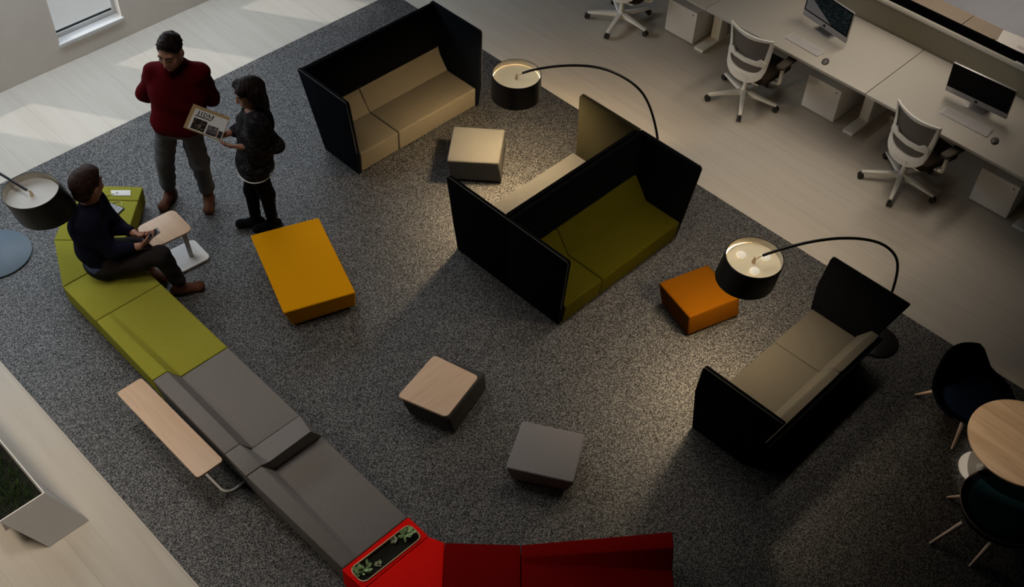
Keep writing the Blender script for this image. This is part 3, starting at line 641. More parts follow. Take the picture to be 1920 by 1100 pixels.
def keyboard(label, pts, mlabel, mp, mrot):
    c = np.mean(np.array(pts), 0); t = thing('keyboard', label, 'keyboard', (c[0], c[1], ZD), 'keyboards on the desks')
    b = NB(); poly(b, rrect(pts, 0.01, 3), ZD + 0.0005, ZD + 0.009); obj('body', b, M['keys'], t, bevel=0.002)
    b = NB(); A, B_, D_ = Vector(pts[0]), Vector(pts[1]), Vector(pts[3]); u = D_ - A; v = B_ - A
    for i in range(14):
        for j in range(5):
            q = [A + u * (0.025 + 0.95 * (i + e) / 14) + v * (0.06 + 0.88 * (j + f_) / 5) for e, f_ in ((0.08, 0.1), (0.92, 0.1), (0.92, 0.9), (0.08, 0.9))]
            poly(b, [tuple(x) for x in q], ZD + 0.009, ZD + 0.012)
    obj('keys', b, M['keys'], t)
    t = thing('computer_mouse', mlabel, 'mouse', (mp[0], mp[1], ZD), 'mice on the desks')
    b = NB(); lathe(b, [(0.028, 0.001), (0.032, 0.010), (0.026, 0.020), (0.012, 0.026)], (0, 0, 0), 24)
    for v_ in b.verts: v_.co.x *= 1.55
    bmesh.ops.rotate(b, cent=(0, 0, 0), matrix=Matrix.Rotation(mrot, 3, 'Z'), verts=b.verts)
    bmesh.ops.translate(b, vec=(mp[0], mp[1], ZD), verts=b.verts); o_ = obj('shell', b, M['mouse'], t)
    b = NB(); sphere(b, (mp[0] + 0.02 * math.cos(mrot), mp[1] + 0.02 * math.sin(mrot), ZD + 0.022), 0.006, 10); obj('scroll_wheel', b, M['device'], t)
keyboard('slim silver keyboard on the desk in front of the teal-screened computer', [(8.215, 4.395), (8.335, 4.385), (8.315, 4.00), (8.195, 4.01)], 'dark grey mouse beside the keyboard of the teal-screened computer', (8.183, 3.914), 0.2)
keyboard('slim silver keyboard on the desk in front of the black-screened computer', [(8.298, 2.815), (8.425, 2.815), (8.435, 2.365), (8.300, 2.355)], 'dark grey mouse beside the keyboard of the black-screened computer', (8.306, 2.285), 0.1)

# ------------------------------------------------------------------ office chairs
def office_chair(label, loc, rot, base_ang, off=(0, 0)):
    t = thing('office_chair', label, 'chair', loc, 'white task chairs at the desks', rot)
    cr, sr_ = math.cos(-rot), math.sin(-rot); ox, oy = off[0] * cr - off[1] * sr_, off[0] * sr_ + off[1] * cr
    def o(n, b, m, p=None, bv=0.0):
        if n not in ('base_leg', 'caster', 'gas_column'): bmesh.ops.translate(b, vec=(ox, oy, 0), verts=b.verts)
        return obj(n, b, m, p or t, bevel=bv, local=True)
    for k in range(5):
        a = math.radians(base_ang + 72 * k) - rot; ca, sa = math.cos(a), math.sin(a)
        b = NB(); loft(b, [[(ca * r - sa * s * w, sa * r + ca * s * w, z) for s, z in ((-1, z0), (1, z0), (1, z1), (-1, z1))] for r, w, z0, z1 in ((0.02, 0.026, 0.075, 0.125), (0.19, 0.020, 0.072, 0.105), (0.345, 0.015, 0.064, 0.084))])
        leg = o('base_leg', b, M['plastic'], None, 0.004)
        b = NB()
        for s in (-1, 1):
            cx, cy = ca * 0.345 - sa * s * 0.013, sa * 0.345 + ca * s * 0.013
            tube(b, [(cx - sa * s * -0.007, cy + ca * s * -0.007, 0.031), (cx - sa * s * 0.007, cy + ca * s * 0.007, 0.031)], 0.029, n=16)
        box(b, ca * 0.345 - 0.007, ca * 0.345 + 0.007, sa * 0.345 - 0.007, sa * 0.345 + 0.007, 0.03, 0.07)
        o('caster', b, M['caster'], leg)
    b = NB(); lathe(b, [(0.034, 0.07), (0.034, 0.13), (0.022, 0.135), (0.022, 0.36)], n=20); o('gas_column', b, M['plastic'])
    b = NB(); box(b, -0.15, 0.13, -0.13, 0.13, 0.350, 0.40); o('mechanism', b, M['plastic'], None, 0.012)
    b = NB(); pts = rrect([(-0.20, -0.21), (0.27, -0.235), (0.27, 0.235), (-0.20, 0.21)], 0.09, 6)
    loft(b, [[(x * 0.94, y * 0.94, 0.40) for x, y in pts], [(x, y, 0.415) for x, y in pts], [(x, y, 0.44) for x, y in pts], [(x * 0.93, y * 0.93, 0.462) for x, y in pts]]); o('seat', b, M['seatblack'])
    # backrest: frame ring, mesh, lumbar bar
    def bp(y, z):                                     # surface of the back
        q = (z - 0.45) / 0.5
        return -0.285 + 0.055 * (y / 0.24) ** 2 + 0.035 * math.sin(max(0, min(1, q)) * math.pi) - 0.005 * q
    hw = lambda z: 0.205 + 0.03 * ((z - 0.45) / 0.5)
    out = []
    for k in range(11): y = lerp(-1, 1, k / 10); out.append((y, 0.94 - 0.018 * (1 - y * y)))
    for k in range(1, 8): out.append((1 - 0.03 * k / 8, lerp(0.94, 0.58, k / 8)))
    for k in range(0, 11): a = math.pi * k / 10; out.append((0.97 * math.cos(a), 0.58 - 0.15 * math.sin(a) ** 0.8))
    for k in range(1, 8): out.append((-1 + 0.03 * (8 - k) / 8, lerp(0.58, 0.94, k / 8)))
    def P3(u, z, dx=0): y = u * hw(z); return Vector((bp(y, z) + dx, y, z))
    ring_o = [P3(u, z) for u, z in out]
    cz = 0.70
    wdt = lambda z: 0.075 if z < 0.60 else 0.024
    ring_i = []
    for u, z in out:
        w = 0.034 if z > 0.60 else lerp(0.105, 0.034, max(0, (z - 0.43) / 0.17))
        v = Vector((u * hw(z), z - cz)); Lg = v.length; v = v * (1 - w / Lg * (1.15 if z > 0.6 else 1.0)); ring_i.append((v.x, v.y + cz))
    b = NB(); n_ = len(out); R = []
    for i in range(n_):
        po = ring_o[i]; yi, zi = ring_i[i]; pi = Vector((bp(yi, zi), yi, zi))
        R.append([po + Vector((-0.012, 0, 0)), po + Vector((0.012, 0, 0)), pi + Vector((0.010, 0, 0)), pi + Vector((-0.012, 0, 0))])
    R.append(R[0]); loft(b, R, cap=False); bmesh.ops.remove_doubles(b, verts=b.verts, dist=1e-5); o('back_frame', b, M['plastic'], None, 0.004)
    b = NB(); cols = 14; rows = 16; grid = []
    ys = sorted(ring_i, key=lambda q: q[1])
    z_lo, z_hi = 0.515, 0.905
    for j in range(rows + 1):
        z = lerp(z_lo, z_hi, j / rows)
        w = hw(z) - 0.032
        if z < 0.60: w = min(w, hw(0.58) * 0.97 * math.sqrt(max(0.02, 1 - ((0.60 - z) / 0.095) ** 2)) - 0.0)
        grid.append([b.verts.new((bp(y, z) + 0.004, y, z)) for y in [lerp(-w, w, i / cols) for i in range(cols + 1)]])
    for A, B_ in zip(grid[:-1], grid[1:]):
        for i in range(cols): b.faces.new((A[i], A[i + 1], B_[i + 1], B_[i]))
    r_ = bmesh.ops.solidify(b, geom=b.faces[:], thickness=0.004); o('back_mesh', b, M['mesh'])
    b = NB(); loft(b, [[(bp(y, z) - 0.02 + dx, y, z + dz) for dx, dz in ((-0.010, -w), (0.012, -w), (0.012, w), (-0.010, w))] for y, z, w in ((-0.205, 0.665, 0.022), (-0.15, 0.675, 0.038), (-0.11, 0.655, 0.022), (0.0, 0.65, 0.022), (0.11, 0.655, 0.022), (0.15, 0.675, 0.038), (0.205, 0.665, 0.022))]); o('lumbar_bar', b, M['plastic'], None, 0.004)
    b = NB(); loft(b, [[(x, -w, z), (x, w, z), (x, w, z + h_), (x, -w, z + h_)] for x, w, z, h_ in ((-0.06, 0.055, 0.365, 0.03), (-0.19, 0.06, 0.372, 0.03), (-0.275, 0.07, 0.42, 0.045), (-0.292, 0.075, 0.47, 0.03))]); o('back_bracket', b, M['plastic'], None, 0.006)
    for s in (-1, 1):
        b = NB(); tube(b, smooth_path([(-0.02, s * 0.16, 0.385), (-0.02, s * 0.25, 0.39), (-0.045, s * 0.285, 0.44), (-0.06, s * 0.29, 0.54), (-0.03, s * 0.285, 0.618)], 5), 0.017, n=10); o('armrest_post', b, M['plastic'])
        b = NB(); pts = rrect([(-0.14, s * 0.25), (0.13, s * 0.245), (0.14, s * 0.33), (-0.13, s * 0.33)][::s], 0.03, 4); poly(b, pts, 0.615, 0.645); o('armrest_pad', b, M['arm'], None, 0.008)
    return t
office_chair('white mesh-backed task chair at the black-screened computer, nearest the right edge', (8.10, 2.86, 0), math.radians(-10), 53, (0.0, -0.085))
office_chair('white mesh-backed task chair in front of the teal-screened computer', (8.03, 4.58, 0), math.radians(1), 68, (0.0, -0.085))
office_chair('white task chair cut off by the top edge of the frame', (8.14, 6.26, 0), math.radians(12), 54, (0.0, -0.07))

# ------------------------------------------------------------------ planter with grass at the lower left
t = thing('floor_planter', 'low white box planter of dark grass at the lower left corner', 'planter', (0.7, 5.6, 0))
XR0, XR1, YF0, YF1, ZP = 1.03, 0.887, 4.76, 4.93, 0.30
b = NB()
loft(b, [[(0.735, YF0, 0.002), (XR0, YF0, 0.002), (0.915, 5.14, 0.002), (0.905, 6.4, 0.002), (0.61, 6.4, 0.002), (0.613, 5.16, 0.002)], [(0.569, YF1, ZP), (XR1, YF1, ZP), (XR1, 5.14, ZP), (XR1, 6.4, ZP), (0.569, 6.4, ZP), (0.569, 5.16, ZP)], [(0.577, YF1 + 0.008, ZP), (XR1 - 0.008, YF1 + 0.008, ZP), (XR1 - 0.008, 5.14, ZP), (XR1 - 0.008, 6.392, ZP), (0.577, 6.392, ZP), (0.577, 5.16, ZP)], [(0.577, YF1 + 0.008, 0.17), (XR1 - 0.008, YF1 + 0.008, 0.17), (XR1 - 0.008, 5.14, 0.17), (XR1 - 0.008, 6.392, 0.17), (0.577, 6.392, 0.17), (0.577, 5.16, 0.17)]])
obj('box', b, M['white'], t)
b = NB(); box(b, 0.580, XR1 - 0.010, YF1 + 0.010, 6.388, 0.172, 0.225); obj('soil', b, M['soil'], t)
rng = random.Random(11); b = NB()
for i in range(1500):
    x, y = rng.uniform(0.60, XR1 - 0.04), rng.uniform(YF1 + 0.05, 6.35)
    if rng.random() < 0.35 and y < YF1 + 0.16 and x < 0.70: continue
    a = rng.uniform(0, 6.283); h_ = rng.uniform(0.04, 0.11); l_ = rng.uniform(0.01, 0.05); w = rng.uniform(0.0015, 0.0032)
    s = Vector((-math.sin(a), math.cos(a), 0)) * w; q = Vector((math.cos(a), math.sin(a), 0))
    p0 = Vector((x, y, 0.23)); p1 = p0 + q * l_ * 0.35 + Vector((0, 0, h_ * 0.65)); p2 = p0 + q * l_ + Vector((0, 0, h_))
    v = [b.verts.new(k) for k in (p0 - s, p0 + s, p1 + s * 0.8, p1 - s * 0.8)]; tip = b.verts.new(p2)
    b.faces.new(v); b.faces.new((v[3], v[2], tip))
gr = obj('grass', b, M['grass'], t); gr['kind'] = 'stuff'

# ------------------------------------------------------------------ people: smooth signed-distance bodies meshed with surface nets
def A(*v): return np.array(v, float)
class SDF:
    def __init__(s): s.p = []; s.clips = []; s.subs = []
    def cap(s, a, b_, ra, rb=None, k=0.03, sc=None): s.p.append(('c', np.array(a, float), np.array(b_, float), ra, rb if rb is not None else ra, k)); return s
    def ell(s, c, r, R=None, k=0.02): s.p.append(('e', np.array(c, float), np.array(r, float), np.eye(3) if R is None else np.array(R, float), k)); return s
    def sub(s, c, r, R=None, k=0.01): s.p.append(('s', np.array(c, float), np.array(r, float), np.eye(3) if R is None else np.array(R, float), k)); return s
    def clip(s, p, n): n = np.array(n, float); s.clips.append((np.array(p, float), n / np.linalg.norm(n))); return s
    def mesh(s, h, disp=None):
        lo = np.full(3, 1e9); hi = -lo
        for q in s.p:
            if q[0] == 'c':
                r = max(q[3], q[4]); lo = np.minimum(lo, np.minimum(q[1], q[2]) - r); hi = np.maximum(hi, np.maximum(q[1], q[2]) + r)
            elif q[0] == 'e': r = q[2].max(); lo = np.minimum(lo, q[1] - r); hi = np.maximum(hi, q[1] + r)
        lo -= 3 * h; hi += 3 * h
        n = np.ceil((hi - lo) / h).astype(int) + 1
        ax = [lo[i] + h * np.arange(n[i]) for i in range(3)]
        D = np.full(n, 0.2, np.float32)
        for q in s.p:
            if q[0] == 'c': r = max(q[3], q[4]); l_, h_ = np.minimum(q[1], q[2]) - r, np.maximum(q[1], q[2]) + r
            else: r = q[2].max(); l_, h_ = q[1] - r, q[1] + r
            k = q[-1]; mgn = k + 3 * h
            i0 = np.maximum(0, np.floor((l_ - mgn - lo) / h).astype(int)); i1 = np.minimum(n, np.ceil((h_ + mgn - lo) / h).astype(int) + 1)
            if (i1 <= i0).any(): continue
            X = ax[0][i0[0]:i1[0]][:, None, None]; Y = ax[1][i0[1]:i1[1]][None, :, None]; Z = ax[2][i0[2]:i1[2]][None, None, :]
            sl = tuple(slice(i0[i], i1[i]) for i in range(3))
            if q[0] == 'c':
                a, bb = q[1], q[2]; d = bb - a; L2 = max(1e-9, d @ d)
                t_ = np.clip(((X - a[0]) * d[0] + (Y - a[1]) * d[1] + (Z - a[2]) * d[2]) / L2, 0, 1)
                dist = np.sqrt((X - a[0] - t_ * d[0]) ** 2 + (Y - a[1] - t_ * d[1]) ** 2 + (Z - a[2] - t_ * d[2]) ** 2) - (q[3] + (q[4] - q[3]) * t_)
            else:
                Rm = q[3]; dx, dy, dz = X - q[1][0], Y - q[1][1], Z - q[1][2]
                u = [(Rm[0, i] * dx + Rm[1, i] * dy + Rm[2, i] * dz) for i in range(3)]
                k0 = np.sqrt(sum((u[i] / q[2][i]) ** 2 for i in range(3))); k1 = np.sqrt(sum((u[i] / q[2][i] ** 2) ** 2 for i in range(3))) + 1e-9
                dist = k0 * (k0 - 1) / k1
                dist = np.where(k0 < 1e-3, -q[2].min(), dist)
            cur = D[sl]
            if q[0] == 's':
                hh = np.maximum(k - np.abs(cur + dist), 0) / k; D[sl] = np.maximum(cur, -dist) + hh * hh * k / 4
            else:
                hh = np.maximum(k - np.abs(cur - dist), 0) / k; D[sl] = np.minimum(cur, dist) - hh * hh * k / 4
        X, Y, Z = ax[0][:, None, None], ax[1][None, :, None], ax[2][None, None, :]
        if disp is not None: D = D + disp(X, Y, Z).astype(np.float32)
        for p, nn in s.clips: D = np.maximum(D, ((X - p[0]) * nn[0] + (Y - p[1]) * nn[1] + (Z - p[2]) * nn[2]).astype(np.float32))
        D[[0, -1], :, :] = 0.2; D[:, [0, -1], :] = 0.2; D[:, :, [0, -1]] = 0.2
        return surface_nets(D, lo, h)
def surface_nets(D, lo, h):
    S = D < 0; nx, ny, nz = D.shape
    cs = [(i, j, k) for i in (0, 1) for j in (0, 1) for k in (0, 1)]
    def sub(Aa, c): return Aa[c[0]:nx - 1 + c[0], c[1]:ny - 1 + c[1], c[2]:nz - 1 + c[2]]
    cnt = sum(sub(S, c).astype(np.int8) for c in cs); act = (cnt > 0) & (cnt < 8)
    I = np.argwhere(act); idx = np.full(act.shape, -1, np.int64); idx[act] = np.arange(len(I))
    pos = np.zeros((len(I), 3)); w = np.zeros(len(I))
    for a in cs:
        for ax_ in range(3):
            if a[ax_] == 1: continue
            b_ = list(a); b_[ax_] = 1
            da = D[I[:, 0] + a[0], I[:, 1] + a[1], I[:, 2] + a[2]]; db = D[I[:, 0] + b_[0], I[:, 1] + b_[1], I[:, 2] + b_[2]]
            cr = (da < 0) != (db < 0); den = np.where(cr, da - db, 1); t_ = np.where(cr, da / den, 0)
            p = np.tile(np.array(a, float), (len(I), 1)); p[:, ax_] += t_
            pos += p * cr[:, None]; w += cr
    V = lo + h * (I + pos / w[:, None])
    F = []
    for ax_ in range(3):
        o1, o2 = [(1, 2), (2, 0), (0, 1)][ax_]
        s0 = [slice(None)] * 3; s1 = [slice(None)] * 3; s0[ax_] = slice(0, -1); s1[ax_] = slice(1, None)
        E_ = np.argwhere(S[tuple(s0)] != S[tuple(s1)])
        sg = S[tuple(s0)][E_[:, 0], E_[:, 1], E_[:, 2]]
        q = []
        for d1, d2 in ((-1, -1), (0, -1), (0, 0), (-1, 0)):
            e = E_.copy(); e[:, o1] += d1; e[:, o2] += d2; q.append(idx[e[:, 0], e[:, 1], e[:, 2]])
        q = np.stack(q, 1); q[~sg] = q[~sg][:, ::-1]; F.append(q)
    return V, np.concatenate(F)
def sobj(name, vf, m, parent, smooth=1):
    V, F = vf
    base_ = BASE.get(parent.name, Vector((0, 0, 0)))
    me = bpy.data.meshes.new(name); me.from_pydata((V - np.array(base_)).tolist(), [], F.tolist()); me.update()
    bm = bmesh.new(); bm.from_mesh(me)
    for _ in range(smooth): bmesh.ops.smooth_vert(bm, verts=bm.verts, factor=0.35, use_axis_x=True, use_axis_y=True, use_axis_z=True)
    bmesh.ops.recalc_face_normals(bm, faces=bm.faces); bm.to_mesh(me); bm.free()
    me.materials.append(m); me.shade_smooth()
    o = bpy.data.objects.new(name, me); C.objects.link(o); o.parent = parent; BASE[o.name] = base_
    return o
def frame(F, pitch=0.0, roll=0.0):
    """head axes (right, forward, up) as columns; pitch > 0 looks down"""
    F = np.array([F[0], F[1], 0.0]); F /= np.linalg.norm(F); U = A(0, 0, 1); Rr = np.cross(F, U)
    F2 = F * math.cos(pitch) - U * math.sin(pitch); U2 = U * math.cos(pitch) + F * math.sin(pitch)
    R2 = Rr * math.cos(roll) + U2 * math.sin(roll); U3 = U2 * math.cos(roll) - Rr * math.sin(roll)
    return np.stack([R2, F2, U3], 1)
def add_head(s, c, R, sc=1.0, fem=False):
    c = np.array(c, float)
    def P(*v): return c + R @ (A(*v) * sc)
    def r(*v): return A(*v) * sc
    s.ell(P(0, -0.012, 0.035), r(0.076, 0.096, 0.084), R, 0.02)
    s.ell(P(0, 0.028, -0.025), r(0.066, 0.070, 0.085), R, 0.03)
    s.ell(P(0, 0.045, -0.078), r(0.048 if not fem else 0.040, 0.046, 0.036), R, 0.03)
    s.ell(P(0, 0.078, -0.100), r(0.020, 0.016, 0.016), R, 0.02)
    for x in (-1, 1):
        s.ell(P(x * 0.038, 0.068, -0.030), r(0.026, 0.024, 0.024), R, 0.02)
        s.sub(P(x * 0.032, 0.106, 0.004), r(0.019, 0.016, 0.012), R, 0.012)
        s.ell(P(x * 0.078, -0.004, -0.010), r(0.011, 0.022, 0.033), R, 0.008)
        s.ell(P(x * 0.011, 0.102, -0.036), r(0.008, 0.010, 0.007), R, 0.008)
    s.cap(P(-0.040, 0.084, 0.024), P(0.040, 0.084, 0.024), 0.011 * sc, None, 0.018)
    s.cap(P(0, 0.094, 0.008), P(0, 0.115, -0.034), 0.0085 * sc, 0.0125 * sc, 0.012)
    s.ell(P(0, 0.090, -0.066), r(0.024, 0.012, 0.007), R, 0.008); s.ell(P(0, 0.088, -0.078), r(0.020, 0.012, 0.007), R, 0.008)
    return P
def face_parts(person, P, R, sc, hair_m, fem=False):
    RM = Matrix(R.tolist())
    for x in (-1, 1):
        b = NB(); sphere(b, Vector(P(x * 0.032, 0.084, 0.004)), (0.0135 * sc, 0.012 * sc, 0.0085 * sc), 14, RM); e = obj('eye', b, M['eyewhite'], person)
        b = NB(); sphere(b, Vector(P(x * 0.032, 0.0935, 0.003)), (0.0058 * sc, 0.0035 * sc, 0.0058 * sc), 10, RM); obj('iris', b, M['iris'], e)
        b = NB(); tube(b, smooth_path([P(x * 0.014, 0.0985, 0.022), P(x * 0.032, 0.096, 0.030), P(x * 0.052, 0.084, 0.024)], 4), [0.0035 * sc] * 8 + [0.0018 * sc], n=8); obj('eyebrow', b, hair_m, person)
    b = NB(); tube(b, smooth_path([P(-0.026, 0.094, -0.069), P(0, 0.104, -0.0725), P(0.026, 0.094, -0.069)], 5), [0.002] + [0.0045 * sc] * 9 + [0.002], n=8); obj('mouth', b, M['lip'], person)
def add_hand(s, wr, d, pn, curl, side, sc=1.0, thumb_out=0.8):
    """palm block, four unequal bent fingers and a thumb leaving the side of the palm; d = pointing direction, pn = palm normal"""
    d = np.array(d, float); d /= np.linalg.norm(d); pn = np.array(pn, float); pn -= d * (pn @ d); pn /= np.linalg.norm(pn)
    wv = np.cross(d, pn) * side                         # towards the thumb
    wr = np.array(wr, float)
    for o_ in (-0.024, -0.008, 0.008, 0.024):
        s.cap(wr + d * 0.012 * sc + wv * o_ * 0.7 * sc, wr + d * 0.078 * sc + wv * o_ * 1.12 * sc, 0.0125 * sc, 0.0115 * sc, 0.010)
    L = ((0.040, 0.026, 0.020), (0.045, 0.030, 0.022), (0.042, 0.027, 0.021), (0.032, 0.020, 0.017))
    for i, o_ in enumerate((0.029, 0.0095, -0.0095, -0.028)):
        p = wr + d * (0.083 - 0.004 * abs(i - 1)) * sc + wv * o_ * sc; ang = 0.0
        for j in range(3):
            ang += curl[i] * (0.8 if j == 0 else 1.0)
            v = d * math.cos(ang) + pn * math.sin(ang) + wv * 0.04 * (1.5 - i)
            q = p + v * L[i][j] * sc
            s.cap(p, q, (0.0085 - 0.0008 * j) * sc, (0.0080 - 0.0010 * j) * sc, 0.004); p = q
    p = wr + d * 0.022 * sc + wv * 0.026 * sc + pn * 0.006 * sc
    v1 = d * 0.65 + wv * thumb_out + pn * 0.25; v1 /= np.linalg.norm(v1); q = p + v1 * 0.040 * sc; s.cap(p, q, 0.0125 * sc, 0.0095 * sc, 0.008)
    v2 = d * 0.85 + wv * 0.25 + pn * 0.4; v2 /= np.linalg.norm(v2); q2 = q + v2 * 0.030 * sc; s.cap(q, q2, 0.0092 * sc, 0.0085 * sc, 0.004)
    v3 = d * 0.9 + pn * 0.5; v3 /= np.linalg.norm(v3); s.cap(q2, q2 + v3 * 0.022 * sc, 0.0085 * sc, 0.007 * sc, 0.004)
def wr_fold(ampl, f1=38.0, f2=27.0, tilt=(0.5, 0.3)):
    def d(X, Y, Z):
        return ampl * (np.sin(f1 * Z + 9 * X - 7 * Y) * np.sin(f2 * (tilt[0] * X + tilt[1] * Y) + 11 * Z) + 0.6 * np.sin(f2 * 1.7 * X + 13 * Y + 21 * Z))
    return d
def shoe(person, ank, d, m, sole, name='boot', L=0.245, high=0.13, w=0.040):
    d = np.array([d[0], d[1], 0.0]); d /= np.linalg.norm(d); sd = np.array([-d[1], d[0], 0]); a = np.array([ank[0], ank[1], 0.0])
    s = SDF()
    s.cap(a - d * 0.045 + A(0, 0, 0.045), a + d * 0.03 + A(0, 0, 0.045), w * 0.92, w, 0.03)
    s.cap(a + d * 0.03 + A(0, 0, 0.040), a + d * (L - 0.105) + A(0, 0, 0.036), w, w * 1.05, 0.03)
    s.ell(a + d * (L - 0.105) + A(0, 0, 0.034), (w * 1.12, w * 1.12, 0.032), None, 0.02)
    s.cap(a + A(0, 0, 0.06), a - d * 0.005 + A(0, 0, high), w * 1.05, w * 1.32, 0.03)
    s.clip(a + A(0, 0, 0.012), (0, 0, -1)); s.clip(a + A(0, 0, high), (0, 0, 1))
    o = sobj(name, s.mesh(0.006), m, person)
    pts = []
    for k in range(24):
        t_ = 6.2832 * k / 24; f_ = math.cos(t_); q = (L * 0.5) * f_ + (L * 0.5 - 0.09)
        ww = w * (1.16 + 0.10 * f_) * math.sin(t_); pts.append(tuple((a + d * q + sd * ww)[:2]))
    b = NB(); poly(b, pts, 0.0046, 0.018); obj('sole', b, sole, o)
    return o

# --- standing man in the red sweater
PB = A(3.333, 6.972, 0); PF = A(-0.705, -0.709, 0); PR = A(-0.709, 0.705, 0)
def L_(x, y, z): return PB + PR * x + PF * y + A(0, 0, z)
man = thing('person', 'person in a dark red sweater and grey jeans standing with hands behind the back', 'person', (3.36, 6.93, 0), 'people in the lounge')
anR, anL = L_(0.165, -0.01, 0.09), L_(-0.165, 0.01, 0.09)
knR, knL = L_(0.115, 0.065, 0.50), L_(-0.175, 0.085, 0.50)
hpR, hpL = L_(0.015, 0.11, 0.92), L_(-0.165, 0.11, 0.92)
pel, wst, chs, nck = L_(-0.090, 0.11, 0.95), L_(-0.115, 0.10, 1.09), L_(-0.122, 0.070, 1.24), L_(-0.135, 0.045, 1.45)
shR, shL = L_(0.045, 0.040, 1.375), L_(-0.320, 0.040, 1.375)
elR, elL = L_(0.185, -0.040, 1.10), L_(-0.350, -0.035, 1.08)
wrR, wrL = L_(0.045, -0.125, 0.92), L_(-0.190, -0.125, 0.93)
hc = L_(-0.150, 0.105, 1.625); HR = frame(PF * 1.0 + PR * 0.25, 0.24, 0.0)
TR = frame(PF); 
def torso(s, inf=0.0):
    s.ell(pel, (0.168 + inf * 1.2, 0.118 + inf, 0.13), TR, 0.06); s.ell(wst, (0.172 + inf * 1.1, 0.110 + inf, 0.20), TR, 0.10)
    s.ell(chs, (0.186 + inf, 0.114 + inf, 0.22), TR, 0.10); s.cap(shR, shL, 0.050 + inf * 0.4, None, 0.06)
    s.cap(shR + (nck - shR) * 0.1, nck, 0.045 + inf * 0.4, 0.05, 0.05); s.cap(shL + (nck - shL) * 0.1, nck, 0.045 + inf * 0.4, 0.05, 0.05)
    s.cap(chs + A(0, 0, 0.1), nck, 0.075 + inf, 0.062 + inf * 0.5, 0.05)
s = SDF(); torso(s); P = add_head(s, hc, HR, 1.12)
s.cap(nck - A(0, 0, 0.03), hc + HR @ A(0, -0.025, -0.05), 0.056, 0.054, 0.03)
for a, e, w, sd in ((shR, elR, wrR, 1), (shL, elL, wrL, -1)):
    s.cap(a, e, 0.052, 0.041, 0.03); s.cap(e, w, 0.041, 0.029, 0.02)
    add_hand(s, w, PR * -0.75 * sd + A(0, 0, -0.5), -PF, (0.35, 0.4, 0.45, 0.5), sd)
for h_, k, a in ((hpR, knR, anR), (hpL, knL, anL)):
    s.cap(h_, k, 0.082, 0.058, 0.04); s.cap(k, a, 0.055, 0.038, 0.03); s.cap(a, a - A(0, 0, 0.03), 0.034, 0.026, 0.02); s.cap(a - A(0, 0, 0.035), a + PF * 0.09 - A(0, 0, 0.05), 0.026, 0.020, 0.02)
sobj('body', s.mesh(0.0065), M['skin'], man)
face_parts(man, P, HR, 1.12, M['hair_b'])
s = SDF(); s.ell(P(0, -0.013, 0.040), A(0.080, 0.100, 0.086) * 1.12, HR, 0.01); s.ell(P(0, 0.040, 0.092), A(0.056, 0.040, 0.026) * 1.12, HR, 0.02)
s.sub(P(0, 0.100, 0.000), A(0.071, 0.066, 0.086) * 1.12, HR, 0.012); s.clip(P(0, 0, -0.040), HR @ A(0, 0.3, -1)); sobj('hair', s.mesh(0.005, wr_fold(0.0035, 160, 190)), M['hair_b'], man)
s = SDF(); torso(s, 0.030)
for a, e, w in ((shR, elR, wrR), (shL, elL, wrL)):
    s.cap(a, e, 0.066, 0.062, 0.04); s.cap(e, e + (w - e) * 0.10, 0.060, 0.056, 0.03); s.cap(e + (w - e) * 0.10, e + (w - e) * 0.17, 0.061, 0.060, 0.008); s.cap(e - (e - a) * 0.12, e - (e - a) * 0.06, 0.066, 0.066, 0.008)
s.cap(pel + A(0, 0, -0.01) - TR[:, 0] * 0.07, pel + A(0, 0, -0.01) + TR[:, 0] * 0.085, 0.135, None, 0.03)
s.clip(pel - A(0, 0, 0.055), (0, 0, -1)); s.sub(nck + PF * 0.02 + A(0, 0, 0.055), (0.072, 0.078, 0.06), TR, 0.012)
sobj('sweater', s.mesh(0.007, wr_fold(0.0045)), M['sweater'], man)
b = NB(); ring = [tuple(nck + PF * (0.022 + 0.076 * math.sin(k / 20 * 6.2832)) + PR * 0.072 * math.cos(k / 20 * 6.2832) + A(0, 0, 0.022 - 0.016 * math.sin(k / 20 * 6.2832))) for k in range(21)]
tube(b, ring, 0.0085, n=8); obj('neckline_rib', b, M['sweater'], man)
s = SDF(); s.ell(pel - A(0, 0, 0.02), (0.182, 0.130, 0.12), TR, 0.05)
for h_, k, a in ((hpR, knR, anR), (hpL, knL, anL)):
    s.cap(h_, k, 0.096, 0.078, 0.025); s.cap(k, a + A(0, 0, 0.06), 0.078, 0.062, 0.03); s.cap(a + A(0, 0, 0.085), a + A(0, 0, 0.115), 0.066, 0.068, 0.006)
s.clip(L_(0, 0, 0.125), (0, 0, -1)); s.clip(pel + A(0, 0, 0.06), (0, 0, 1)); sobj('jeans', s.mesh(0.007, wr_fold(0.005, 46, 33)), M['jeans'], man)
shoe(man, anR, PF + PR * 0.25, M['boot'], M['sole'], L=0.25, high=0.17); shoe(man, anL, PF - PR * 0.15, M['boot'], M['sole'], L=0.25, high=0.17)

